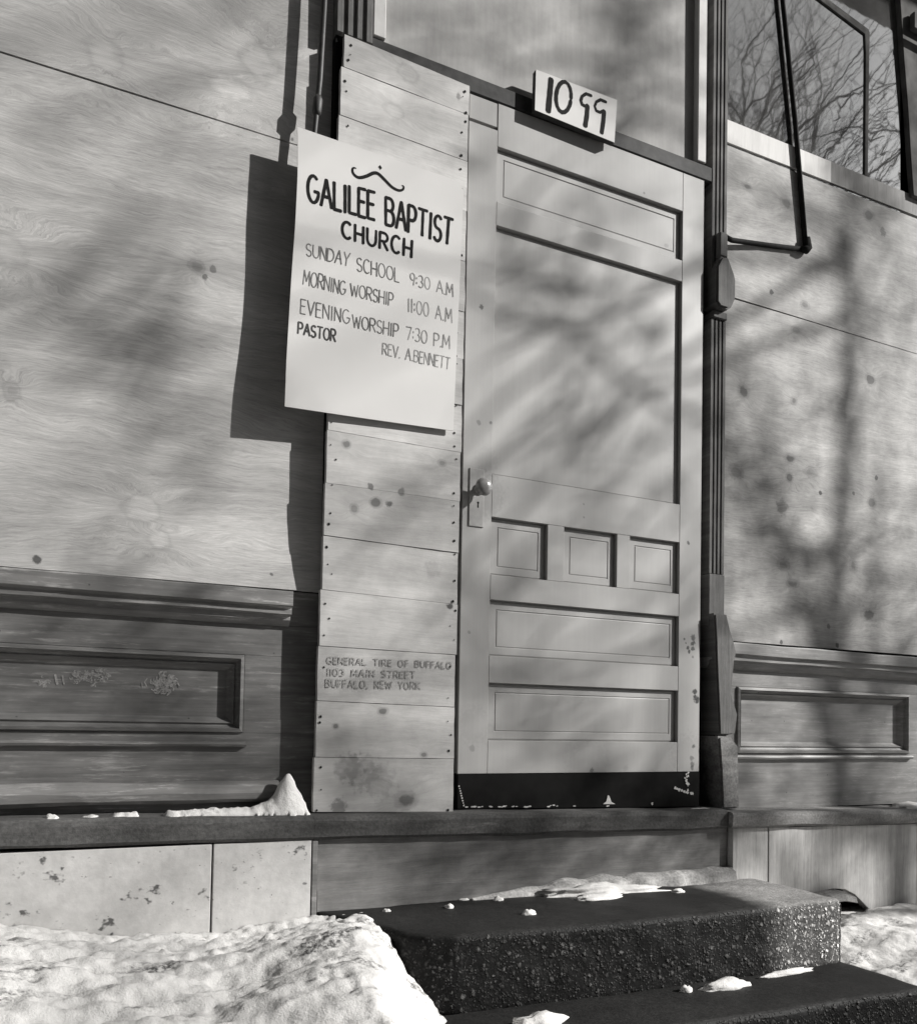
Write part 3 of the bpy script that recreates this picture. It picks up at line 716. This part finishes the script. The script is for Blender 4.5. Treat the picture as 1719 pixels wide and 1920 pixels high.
# ================================================================== SIGNS
sign = thing('church_sign', (-.28, -.035, 1.08), 'white hand-lettered church notice hanging on the planks, its lower left corner curling out', 'sign')
def py(x, z):
    u = max(0, min(1, (-.2-x)/.34)); v = max(0, min(1, (1.5-z)/.45))
    return -.0325 - .003*u*u*v - .003*u*u + .0022*math.sin((z-1.1)*11+x*3)*(.3+u)
bm = bmesh.new()
def sxl(z):
    pts = [(1.074,-.5405), (1.2,-.5385), (1.35,-.532), (1.45,-.528), (1.56,-.523), (1.70,-.520), (1.80,-.5215), (1.834,-.5235)]
    for (a, xa), (b, xb) in zip(pts, pts[1:]):
        if z <= b: return xa+(xb-xa)*max(0, (z-a))/(b-a)
    return -.5235
def sxr(z):
    x = -.048+(z-1.09)*.027
    if z > 1.800: x -= (1-math.cos(min(1, (z-1.800)/.028)*math.pi/2))*.022
    return x
sheet(bm, -.54, -.03, 1.082, 1.830, 0, .003, lambda x, z: py(x, z), 40, 60, zb=lambda x: 1.0745+(x+.54)*.041, zt=lambda x: 1.8335-.008*(x+.52), xl=sxl, xr=sxr)
bmesh.ops.recalc_face_normals(bm, faces=bm.faces)
link('sign_board', bm, M_poster, sign)
TX = [
 ('title_lettering', .0090, M_ink, [('GALILEE', [(-.4924,1.7092),(-.4907,1.6379),(-.3018,1.7193),(-.301,1.641)], .22), ('BAPTIST', [(-.2692,1.7146),(-.2675,1.6371),(-.0614,1.7098),(-.0663,1.6349)], .22)]),
 ('subtitle_lettering', .0078, M_ink, [('CHURCH', [(-.3936,1.6138),(-.3925,1.5687),(-.1876,1.6129),(-.1891,1.5648)], .36)]),
 ('service_lettering', .0031, M_ink2, [('SUNDAY', [(-.4917,1.5249),(-.491,1.493),(-.3686,1.5306),(-.3725,1.4935)], .22), ('SCHOOL', [(-.3493,1.5249),(-.3485,1.488),(-.2252,1.525),(-.2244,1.4858)], .22)]),
 ('time_lettering', .0030, M_ink3, [('9:30 A.M', [(-.1913,1.5216),(-.1906,1.4883),(-.0577,1.5207),(-.0569,1.4842)], .2)]),
 ('service_lettering', .0031, M_ink2, [('MORNING', [(-.4955,1.4539),(-.4973,1.4137),(-.3777,1.4498),(-.3797,1.4124)], .2), ('WORSHIP', [(-.3653,1.4495),(-.3646,1.416),(-.2397,1.4504),(-.2409,1.4133)], .2)]),
 ('time_lettering', .0030, M_ink3, [('11:00 A.M', [(-.1964,1.4474),(-.1956,1.4095),(-.0599,1.4478),(-.0591,1.4071)], .24)]),
 ('service_lettering', .0031, M_ink2, [('EVENING', [(-.5018,1.3731),(-.5026,1.3338),(-.3655,1.3729),(-.3656,1.336)], .24), ('WORSHIP', [(-.3577,1.3636),(-.3569,1.3287),(-.2219,1.367),(-.2231,1.3298)], .2)]),
 ('time_lettering', .0030, M_ink3, [('7:30 P.M', [(-.1987,1.3664),(-.199,1.3293),(-.0642,1.368),(-.0645,1.33)], .2)]),
 ('pastor_lettering', .0048, M_ink3b, [('PASTOR', [(-.5074,1.308),(-.5085,1.2773),(-.4037,1.3101),(-.4049,1.2779)], .22)]),
 ('name_lettering', .0029, M_ink3, [('REV. A.BENNETT', [(-.2682,1.3042),(-.2685,1.2723),(-.0619,1.3043),(-.0644,1.2698)], .22)]),
]
for nm, wd, mt, items in TX:
    bm = bmesh.new()
    for s_, q, gp in items: text(bm, s_, q, wd, py, gp)
    normals_out(bm); link(nm, bm, mt, sign)
bm = bmesh.new()
orn = [(-.3566,1.7710),(-.3640,1.7705),(-.3675,1.7640),(-.3640,1.7530),(-.3494,1.7475),(-.3279,1.7576),(-.3064,1.7735),(-.2917,1.7755),(-.2717,1.7636),(-.2515,1.7506),(-.2314,1.7466),(-.2185,1.7528),(-.2160,1.7620),(-.2215,1.7640)]
n_ = len(orn)
def cr(p, t):                                                                # Catmull-Rom through the brush path
    i = min(int(t), n_-2); f = t-i
    a, b, c, d = [Vector(p[max(0, min(n_-1, i+k))]) for k in (-1, 0, 1, 2)]
    return .5*((2*b)+(c-a)*f+(2*a-5*b+4*c-d)*f*f+(3*b-a-3*c+d)*f**3)
cp = [cr(orn, (n_-1)*i/50) for i in range(51)]
prev = None
for i, p in enumerate(cp):
    d = (cp[min(50, i+1)]-cp[max(0, i-1)]).normalized(); nr = Vector((-d.y, d.x)); h = .0014+.0034*math.sin(math.pi*i/50)**.8
    a, b = p+nr*h, p-nr*h
    cur = (bm.verts.new((a.x, py(a.x, a.y)-.0006, a.y)), bm.verts.new((b.x, py(b.x, b.y)-.0006, b.y)))
    if prev: bm.faces.new((prev[0], prev[1], cur[1], cur[0]))
    prev = cur
dd = [(-.2872,1.8025),(-.2815,1.7955),(-.2865,1.7890),(-.2925,1.7960)]
bm.faces.new([bm.verts.new((x, py(x, z)-.0007, z)) for x, z in dd])
normals_out(bm); link('ornament', bm, M_ink, sign)

num = thing('house_number_sign', (.36, -.02, 2.12), 'small white board painted with the number 1099, fixed above the grey door', 'sign')
bm = bmesh.new(); prism_y(bm, [(.207,2.126),(.209,2.253),(.510,2.260),(.502,2.118)][::-1], -.031, -.012, .0)
for f in bm.faces: f.material_index = 0 if abs(f.normal.y) > .9 else 1  # edges coloured dark to put the underside shade into the board
link('number_board', bm, [M_poster, M_bar], num)
fn = lambda x, z: -.031
bm = bmesh.new()
stroke(bm, [(.2628,2.2410),(.2543,2.1370)], .019, fn)
zero = [(.3385,2.2016),(.3339,2.1801),(.3254,2.1618),(.3145,2.1495),(.3028,2.145),(.292,2.149),(.2838,2.1607),(.2794,2.1785),(.2795,2.1996),(.2841,2.2209),(.2924,2.2392),(.3032,2.2516),(.315,2.2563),(.3259,2.2525),(.3342,2.2408),(.3386,2.2229),(.3385,2.2016)]
stroke(bm, [(x*.92+.0247, z*.9+.2200) for x, z in zero], .0125, fn)
stroke(bm, [(.4118,2.240),(.3916,2.2396),(.3770,2.2260),(.3725,2.2116),(.3774,2.2002),(.3900,2.1987),(.3970,2.2050)], .0100, fn)
stroke(bm, [(.3975,2.2030),(.3955,2.17),(.3900,2.1350)], .0155, fn)
stroke(bm, [(.4683,2.2388),(.4462,2.2388),(.4305,2.2266),(.4245,2.2107),(.4306,2.1980),(.4447,2.1974),(.4600,2.2085)], .0100, fn)
stroke(bm, [(.4604,2.2070),(.4575,2.17),(.4520,2.1330)], .0155, fn)
normals_out(bm); link('number_lettering', bm, M_ink, num)

# ================================================================== IRONWORK
hp = thing('hanging_pipe', (-.455, -.012, 1.8), 'thin iron pipe with a coupling hanging beside the planks above the church notice', 'pipe')
bm = bmesh.new(); tube(bm, [(-.436,-.008,3.2),(-.443,-.010,2.6),(-.452,-.012,2.2),(-.459,-.013,2.0),(-.472,-.013,1.82),(-.484,-.012,1.6),(-.49,-.012,1.2)], [.0085]*3+[.008,.0065,.0065,.0065], 12); link('pipe_shaft', bm, M_pipe, hp, True)
bm = bmesh.new(); tube(bm, [(-.4622,-.013,1.952),(-.4630,-.013,1.940),(-.4655,-.013,1.906),(-.4665,-.013,1.896)], [.0085,.0135,.0130,.008], 12); link('pipe_coupling', bm, M_pipe, hp, True)
aw = thing('awning_rod', (1.2, .012, 1.95), 'black bent awning rod with an elbow, on the right plywood beside the fluted pilaster', 'rod')
bm = bmesh.new(); tube(bm, [(.985,-.012,1.950),(1.03,.006,1.960),(1.2,.0195,1.995),(1.402,.0195,2.030)], .0085, 10); link('rod_arm', bm, M_iron, aw, True)
bm = bmesh.new(); tube(bm, [(1.402,.0195,2.030),(1.345,.0195,2.484),(1.279,.020,2.922),(1.20,.021,3.45),(1.12,.021,3.9)], [.0092,.0092,.0088,.0085,.0085], 10); link('rod_upright', bm, M_iron, aw, True)
bm = bmesh.new(); tube(bm, [(1.372,.0135,2.022),(1.400,.0135,2.026),(1.407,.0135,2.034),(1.402,.0135,2.072)], [.010,.0145,.0145,.0105], 10); link('rod_elbow', bm, M_iron, aw, True)
bp_ = bmesh.new(); prism_y(bp_, [(1.724,2.412),(1.742,2.412),(1.748,2.9),(1.751,2.992),(1.742,3.004),(1.5,3.04),(1.2,3.09),(1.2,3.062),(1.5,3.012),(1.722,2.976),(1.727,2.9)], .028, .0336, .0015)  # flat piece that paints in the reflection of a pipe frame
tag(link('pipe_reflection', bp_, M_reflect), 'flat grey strip on the window glass, standing in for the reflection of a bent pipe', 'reflection')

# ================================================================== STEPS
def step(poly, z0, z1, bev, mat, disp):
    bm = bmesh.new()
    a = [bm.verts.new((x, y, z1)) for x, y in poly]; b = [bm.verts.new((x, y, z0)) for x, y in poly]; n = len(poly)
    bm.faces.new(a); bm.faces.new(b[::-1])
    for i in range(n): bm.faces.new((a[i], a[(i+1) % n], b[(i+1) % n], b[i]))
    bmesh.ops.recalc_face_normals(bm, faces=bm.faces)
    bmesh.ops.bevel(bm, geom=[e for e in bm.edges if any(v.co.z > z1-1e-4 for v in e.verts) and not all(abs(v.co.y-poly[0][1]) < 1e-4 for v in e.verts)], offset=bev, segments=4, affect='EDGES', profile=.55)
    bmesh.ops.triangulate(bm, faces=bm.faces)
    for k in range(6):
        le = [e for e in bm.edges if e.calc_length() > .03]
        if not le: break
        bmesh.ops.subdivide_edges(bm, edges=le, cuts=1); bmesh.ops.triangulate(bm, faces=bm.faces)
    for v in bm.verts:
        if v.co.z > z0+.01:
            nn = Vector((noise.noise(v.co*25), noise.noise(v.co*25+Vector((9, 0, 0))), .6*noise.noise(v.co*18+Vector((0, 9, 0)))))
            v.co += nn*disp
            v.co += Vector((noise.noise(v.co*5), noise.noise(v.co*5+Vector((3, 0, 0))), noise.noise(v.co*4)))*disp*.9
    return bm
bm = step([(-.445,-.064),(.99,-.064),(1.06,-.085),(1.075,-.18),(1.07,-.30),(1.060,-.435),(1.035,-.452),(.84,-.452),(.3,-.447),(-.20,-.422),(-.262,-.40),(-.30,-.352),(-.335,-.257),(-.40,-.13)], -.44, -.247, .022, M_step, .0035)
tag(link('concrete_step', bm, M_step, None, True), 'thick rough concrete step below the door, darkened by painted shade and meltwater except its pale right end', 'step', 'concrete entrance steps')
bm = step([(-.75,-.40),(1.06,-.40),(1.065,-.55),(1.06,-.715),(.7,-.70),(.24,-.690),(-.75,-.66)], -.61, -.43, .022, M_walk, .003)
tag(link('concrete_step', bm, M_walk, None, True), 'lower dark concrete step at the bottom right, in front of the thick upper step', 'step', 'concrete entrance steps')
bm = bmesh.new()
lip = lambda u: max(0, min(1, u/.35))
rg = []
for i in range(91):
    u = i/90; x = .02+.952*u; hh = (.008+.036*lip(u))*(1+.25*noise.noise((x*14, 1, 2))); ww = (.012+.026*lip(u))*(1+.3*noise.noise((x*17, 5, 2)))
    zb = -.250
    rg.append([bm.verts.new((x, y, z)) for y, z in ((-.0655, zb), (-.0655, zb+hh), (-.0655-ww*.35, zb+hh*(.97+.1*noise.noise((x*40, 0, 1)))), (-.0655-ww*.85, zb+hh*.72), (-.0655-ww, zb+hh*.25), (-.0655-ww*1.05, zb))])
for p_, q_ in zip(rg, rg[1:]):
    for j in range(6): bm.faces.new((p_[j], q_[j], q_[(j+1) % 6], p_[(j+1) % 6]))
bm.faces.new(rg[0][::-1]); bm.faces.new(rg[-1]); bmesh.ops.recalc_face_normals(bm, faces=bm.faces)
tag(link('mortar_lip', bm, M_mortar), 'rough pale mortar lip along the back of the step, against the riser board', 'mortar')
bm = bmesh.new()
pts = [(1.30,-.088,-.318),(1.36,-.10,-.306),(1.42,-.105,-.304),(1.475,-.10,-.316)]
for i, (x, y, z) in enumerate(pts):
    pass
A = [[bm.verts.new((x, y-dy, z-dz)) for (x, y, z) in pts] for dy, dz in ((0, 0), (.05, .012), (.055, .03), (.0, .035))]
for r0, r1 in zip(A, A[1:]+A[:1]):
    for i in range(3): bm.faces.new((r0[i], r0[i+1], r1[i+1], r1[i]))
bm.faces.new([r[0] for r in A]); bm.faces.new([r[3] for r in A][::-1]); bmesh.ops.recalc_face_normals(bm, faces=bm.faces)
tag(link('loose_slate', bm, M_ledgeR), 'small curved grey slate wedged under the right foundation board, beside the step end', 'slate')

# ================================================================== SNOW
def fbm(x, y, s, o, oct=4):
    t = 0; a = 1; f = s
    for k in range(oct): t += a*noise.noise((x*f, y*f, o+k*7.3)); a *= .5; f *= 2.05
    return t
def heightfield(x0, x1, y0, y1, res, fz, keep=None, base=None, rough=.0):
    bm = bmesh.new(); nx = int((x1-x0)/res); ny = int((y1-y0)/res); V = {}
    def gv(i, j):
        if (i, j) not in V:
            x = x0+i*res; y = y0+j*res; V[i, j] = bm.verts.new((x, y, fz(x, y)))
        return V[i, j]
    for i in range(nx):
        for j in range(ny):
            if keep and not keep(x0+(i+.5)*res, y0+(j+.5)*res): continue
            bm.faces.new((gv(i, j), gv(i+1, j), gv(i+1, j+1), gv(i, j+1)))
    if base is not None:                                                     # skirt, so the heap has a body
        ed = [e for e in bm.edges if e.is_boundary]
        r = bmesh.ops.extrude_edge_only(bm, edges=ed)
        for v in [q for q in r['geom'] if isinstance(q, bmesh.types.BMVert)]: v.co.z = min(v.co.z, base)
    bmesh.ops.recalc_face_normals(bm, faces=bm.faces); bm.normal_update()
    for v in bm.verts:
        if rough and (base is None or v.co.z > base+.004): v.co += v.normal*rough*(noise.noise(v.co*22)+.8*noise.noise(v.co*48)+.6*noise.noise(v.co*95))
    return bm
def interp(pts, x):
    if x <= pts[0][0]: return pts[0][1]
    for (a, va), (b, vb) in zip(pts, pts[1:]):
        if x <= b:
            t = (x-a)/(b-a); return va+(vb-va)*t
    return pts[-1][1]
EDGE = [(-.60,-.160), (-.50,-.165), (-.437,-.180), (-.40,-.205), (-.364,-.252), (-.331,-.320), (-.284,-.374), (-.243,-.432), (-.20,-.50), (-.1,-.62)]
def snowL(x, y):
    d = -.07-y
    near = interp([(0,0), (.12,.015), (.3,.055), (.45,.075), (.6,.06), (.9,-.06), (1.3,-.2), (1.8,-.3)], d)
    left = interp([(-1.5,-.17), (-1.16,-.215), (-.95,-.255), (-.7,-.278), (-.5,-.262), (-.3,-.255)], x)
    amp = interp([(0,.35), (.1,1), (2,1)], d)
    pl = left + near*interp([(-1.4,.35), (-.8,.5), (-.55,1.0), (-.3,1.0)], x)
    pl += amp*(.030*fbm(x*.8+y*.8, y*1.7-x*.4, 4.2, 0, 3) + .006*fbm(x*.6+y*.6, y*1.7-x*.5, 15, 3, 4))
    ee = interp(EDGE, x + .028*fbm(x, y, 8, 5, 5) + max(0, (-.45-y))*.42 - max(0, (y+.42))*.28)
    k = .055; h = max(0, min(1, .5+.5*(ee-pl)/k)); z = ee*(1-h)+pl*h-k*h*(1-h)
    return z + .0045*fbm(x, y, 38, 8, 4) + .004*max(0, noise.noise((x*26, y*26, 4.0)))
bm = heightfield(-1.9, -.12, -1.6, -.066, .0075, snowL, lambda x, y: snowL(x, y) > -.60, -.62, .0042)
tag(link('snow_bank', bm, M_snow, None, True), 'big dirty white snow bank heaped against the left foundation and the end of the step', 'snow', 'snow on the ground')
def snowR(x, y):
    z = interp([(1.03,-.44), (1.10,-.415), (1.3,-.39), (1.6,-.385), (2.2,-.38)], x) - interp([(0,.02), (.2,.02), (.35,.032), (.5,.038), (.8,.05), (1.3,.17)], -.08-y)
    return z + .018*fbm(x, y*1.6, 6, 13) + .004*fbm(x, y, 30, 17, 3) + max(0, x-1.25)*.03
bm = heightfield(1.035, 2.3, -1.4, -.082, .011, snowR, lambda x, y: x > 1.072+.022*fbm(0, y, 7, 2, 3)+(0 if y > -.44 else -.02) and y > -1.3, -.62, .003)
tag(link('snow_bank', bm, M_snow, None, True), 'low snow drift at the far right, below the streaked foundation boards', 'snow', 'snow on the ground')
def drift(x, y):
    ridge = interp([(-1.10,-.02), (-1.07,.018), (-.9,.019), (-.8,.020), (-.7,.023), (-.6,.026), (-.57,.034), (-.545,.052), (-.525,.085), (-.511,.108), (-.503,.110), (-.49,.090), (-.475,.062), (-.460,.035), (-.448,.0)], x)
    w = .5+.5*math.cos(max(-1, min(1, (y+.030)/.050))*math.pi)
    gapn = fbm(x, 0, 16, 4, 2)
    r = ridge*w*(1 if x > -.76 else max(0, min(1, .55+1.7*gapn)))
    return .010 + r - .007 + .0035*fbm(x, y, 60, 6, 3)
bm = heightfield(-1.10, -.448, -.072, .026, .0045, drift, lambda x, y: drift(x, y) > .0125, .005, .0022)
tag(link('snow_drift', bm, M_snow2, None, True), 'thin line of snow on the left ledge, peaking in the corner by the planks', 'snow')
def clump(x, y, z, rx, ry, rz, seed, label, n=3):
    bm = bmesh.new(); bmesh.ops.create_icosphere(bm, subdivisions=n, radius=1.0)
    for v in bm.verts:
        d = 1+.38*noise.noise(v.co*1.6+Vector((seed, 0, 0)))+.28*noise.noise(v.co*4+Vector((0, seed, 0)))+.14*noise.noise(v.co*9+Vector((0, 0, seed)))
        v.co = Vector((x+v.co.x*rx*d, y+v.co.y*ry*d, z+max(-.15, v.co.z)*rz*d))
    return tag(link('snow_clump', bm, M_snow2, None, True), label, 'snow', 'loose snow on the steps')
ZT = -.246
clump(.41, -.118, ZT, .20, .030, .026, 1.0, 'longest strip of snow on the upper step, against its back edge', 4).rotation_euler[2] = -.12
clump(.375, -.175, ZT, .085, .032, .013, 12.0, 'thin flat snow patch in front of the long snow strip on the upper step')
clump(-.259, -.123, ZT, .010, .008, .007, 2.0, 'tiny crumb of snow at the left end of the upper step')
clump(-.085, -.141, ZT, .013, .010, .009, 3.0, 'small round snow crumb left of the middle of the upper step')
clump(.084, -.105, ZT, .015, .012, .010, 4.0, 'snow crumb just left of the long snow strip on the upper step')
clump(.078, -.287, ZT, .019, .014, .011, 5.0, 'snow crumb nearest the front edge of the upper step')
clump(-.005, -.062, ZT, .018, .007, .004, 6.0, 'flat smear of snow at the back of the upper step, left of the strip')
clump(.655, -.19, ZT, .020, .014, .010, 7.0, 'lone snow crumb right of the long strip on the upper step')
ZL = -.429
clump(.548, -.505, ZL, .078, .026, .018, 8.0, 'long snow patch on the lower step, against the front of the upper step')
clump(.43, -.492, ZL, .018, .014, .014, 9.0, 'small snow crumb on the lower step, left end of the snow patch')
clump(-.052, -.56, ZL, .060, .036, .028, 10.0, 'rounded snow lump on the lower step at the bottom edge of the picture')
clump(.80, -.475, ZL, .10, .014, .010, 11.0, 'thin snow streak on the lower step near the pale step end')
clump(.875, -.035, -.018, .046, .008, .006, 14.0, 'thin white snow streak on the door ledge below the right door corner')
clump(1.90, -.04, -.040, .10, .05, .022, 15.0, 'small snow heap lying on the right stone ledge at the picture edge')

# ================================================================== TREES ACROSS THE PAVEMENT (they cast the dappled shade and show in the glass)
def bare_tree(base, h, seed, lean, label, spread=1.0, depth=6):
    rn = random.Random(seed); segs = []
    def grow(p, d, L, r, lev):
        n = 4 if lev < 3 else 3
        pts = [p.copy()]; rads = [r]
        for i in range(n):
            d = (d + Vector((rn.uniform(-1, 1), rn.uniform(-1, 1), rn.uniform(-.7, .9)))*(.10 if lev == 0 else .24)).normalized()
            p = p + d*L/n; r2 = r*(1-.35*(i+1)/n); pts.append(p.copy()); rads.append(r2)
            if lev > 0 and lev < depth and i < n-1 and rn.random() < .75:
                kid(p, d, L*rn.uniform(.5, .8), r2*rn.uniform(.40, .6), lev+1)
        segs.append((lev, pts, rads))
        if lev < depth:
            for k in range(2 if lev else 4):
                kid(p, d, L*rn.uniform(.62, .85), r2*rn.uniform(.62, .8), lev+1)
    def kid(p, d, L, r, lev):
        ax = Vector((rn.uniform(-1, 1), rn.uniform(-1, 1), rn.uniform(-.25, .45)))
        ax = (ax - d*ax.dot(d)).normalized()
        a = rn.uniform(.35, .95)*spread
        nd = (d*math.cos(a)+ax*math.sin(a)).normalized()
        if L > .12: grow(p, nd, L, max(r, .0032), lev)
    b = Vector(base)
    grow(b, (Vector((0, 0, 1))+Vector(lean)).normalized(), h*.30, h*.022, 0)
    root = thing('bare_tree', base, label, 'tree', 'leafless street trees')
    for nm, cond in (('trunk', lambda l: l == 0), ('crown', lambda l: l > 0)):
        bm = bmesh.new()
        for lev, pts, rads in segs:
            if cond(lev): tube(bm, pts, rads, 10 if lev == 0 else (6 if lev < 3 else 4), False)
        link(nm, bm, M_bark, root, True)
    return len(segs)
GRID = """222222222222222223322222222222
222222222222222246532222222222
222222222223322247742222234332
222222222233322246531111146653
222222222233322256432221146664
222223332223322356432322256653
222223332222222232223323345332
222223332222222222222222224332
222222221222222332233222225532
222222211111133333234432225322
222222211111245554434432225322
222333211111135554334532235311
233455411111123443334542234211
234556521111122443334564223212
223356521111123553333455223222
222245521122233553333355336532
222223432233333443333356556643
222233332223333333333334567554
222233222223344222322222478554
222344322222344222322222256665
233455432222344332222222234875
233356643332345532222222345853
222235654432233442222222345853
222334565553332453322222335873
222112223664464556764333334763
221111111466786668985335432355
222111111356886657875335432365""".split()
KT_TRUNK = [Vector(p) for p in ((7.87,-3.6,-.66), (7.87,-3.6,-.4), (7.88,-3.6,1.0), (7.86,-3.61,2.6), (7.89,-3.60,4.0), (7.87,-3.60,4.9), (7.92,-3.59,5.7), (7.89,-3.58,6.4), (7.96,-3.6,7.1), (8.0,-3.62,7.8))]
KT_RAD = [.12, .085, .066, .052, .038, .031, .026, .021, .015, .008]
def kerb_limbs(seed, n):
    rn = random.Random(seed); lim = []
    for k in range(n):
        u = rn.uniform(3.2, 8.4); i0 = int(u); root = KT_TRUNK[i0].lerp(KT_TRUNK[i0+1], u-i0); r0 = min(.8*KT_RAD[i0+1], rn.uniform(.010, .034))
        e = Vector((rn.uniform(-1.5, 2.3), 0, rn.uniform(.0, 3.0))) + S*(rn.uniform(2.6, 4.6)/-S.y)
        d = e-root; mid1 = root+d*.33+Vector((rn.uniform(-.6,.6), rn.uniform(-.6,.6), rn.uniform(.0,.6))); mid2 = root+d*.68+Vector((rn.uniform(-.5,.5), rn.uniform(-.5,.5), rn.uniform(-.1,.5)))
        n_ = 14; P = []
        for i in range(n_+1):
            t = i/n_
            P.append(root*(1-t)**3 + mid1*3*t*(1-t)**2 + mid2*3*t*t*(1-t) + e*t**3 + Vector((noise.noise((i*.7, e.x*3, 0)), noise.noise((i*.7, e.x*3, 5)), noise.noise((i*.7, e.x*3, 9))))*.07*math.sin(math.pi*t))
        lim.append((P, [r0*(1-i/n_)**1.1+.004 for i in range(n_+1)]))
    return lim
def kerb_twigs(seed, n_cand, lim):
    rn = random.Random(seed+17); twigs = []; limbs = [q for P, r in lim for q in P[2:]]
    X0, X1, Z0, Z1 = -1.5, 2.1, -.3, 2.9; nx, nz = 30, 27
    W = [(i, j, max(0, int(GRID[j][i])-1)) for j in range(nz) for i in range(nx)]
    tot = [w_[2] for w_ in W]
    for k in range(n_cand):
        i, j, _ = rn.choices(W, weights=tot)[0]
        p = Vector((X0+(i+rn.random())*(X1-X0)/nx, 0, Z1-(j+rn.random())*(Z1-Z0)/nz)) + S*(rn.uniform(2.7, 4.5)/-S.y)
        q = min(limbs, key=lambda l: (l-p).length_squared); d = p-q; T = []
        if d.length > .06: T.append(([q, q+d*.5+Vector((rn.uniform(-.05,.05), rn.uniform(-.05,.05), .03)), p], [.0032,.0028,.0025]))
        u = (d.normalized() if d.length > 1e-3 else Vector((0,0,1)))
        for m in range(3):
            v = (u*.4+Vector((rn.uniform(-1,1), rn.uniform(-1,1), rn.uniform(-.6,1)))).normalized(); L = rn.uniform(.07, .20)
            T.append(([p, p+v*L*.5+Vector((0,0,rn.uniform(-.02,.02))), p+v*L], [.0075,.0065,.004]))
        twigs.append(T)
    return twigs
KT_SEED, KT_NL, KT_N, KT_LIM = 201, 160, 2800, [75,39,57,86,97,80,43,130,55,95,144,45,99,70]
KEEP = '0002000060008a00000020001708001000000000101400000000084008200000318001020800020800014052000000004100000000800000000000002090000000042000004000e4000000202102000020000000000000400032200000000408008000000a0008010180200004400224000200008800a000408080000000000020000100a40000000010088002001084003080000200402000400080840088000280000100018000000040a00000020008800000000b280080000080004009040160000000002c400840400820200180005000001200104010820004000a020000000213000020012004008061000000228800022008600000000004000100000800000000100000000000040000402209020010004011c01041100400241000200100000000014840050000000000000020000000020b000820000040000020c0000000400000000000000000028c000450102002440000020421000008'
def kerb_tree():
    """the street tree whose limbs and twigs stand between the sun and the shop front"""
    base = Vector((7.87, -3.6, -.61))
    lim = kerb_limbs(KT_SEED, KT_NL); lim = [lim[i] for i in KT_LIM]; twigs = kerb_twigs(KT_SEED, KT_N, lim)
    bmt = bmesh.new(); bmc = bmesh.new()
    tube(bmt, KT_TRUNK, KT_RAD, 16, False)
    for P, rr in lim: tube(bmc, P, rr, 7, False)
    for i, T in enumerate(twigs):
        if KEEP is None or (int(KEEP[i//4], 16) >> (i % 4)) & 1:
            for P, rr in T: tube(bmc, P, rr, 4, False)
    root = thing('bare_tree', base, 'slender leafless street tree standing on the pavement edge, nearest the shop', 'tree', 'leafless street trees')
    link('trunk', bmt, M_bark, root, True); link('crown', bmc, M_bark, root, True)
kerb_tree()
bare_tree((11, -11, -.75), 18, 31, (0, 0, 0), 'tall leafless tree across the street, nearer the shop', .8, 6)
bare_tree((11.8, -14.0, -.75), 21, 35, (0, 0, 0), 'tallest leafless tree across the street, farther back', .85, 6)
def sky_block_house(x0, x1, h, label):  # unseen row, added and made tall to cut sky light in the street
    r = thing('added_building', ((x0+x1)/2, -19, -.75), label, 'building', 'unseen brick buildings added across the street')
    bm = bmesh.new(); box(bm, x0, x1, -27, -17, -.75, h, 0); link('wall', bm, M_brick, r)  # wall of the added unseen building
    n = int((x1-x0)/3)
    for i in range(n):
        for k in range(int(h/3.3)):
            xc = x0+(i+.5)*(x1-x0)/n; zc = 1.6+k*3.2
            bm = bmesh.new(); box(bm, xc-.6, xc+.6, -17.02, -16.93, zc-.9, zc+.9, .01); link('window', bm, M_frame, r)
    bm = bmesh.new(); box(bm, x0-.2, x1+.2, -17.4, -16.9, h-.5, h+.2, .02); link('added_cornice', bm, M_brick, r)
sky_block_house(-34, -17.5, 22.0, 'long dark brick building added across the street to cut sky light, leftmost')
sky_block_house(-17, -1, 24, 'tallest dark brick building added across the street to cut sky light, facing the door')
sky_block_house(-.5, 13, 18.0, 'dark brick building added across the street to cut sky light, lowest of the row')
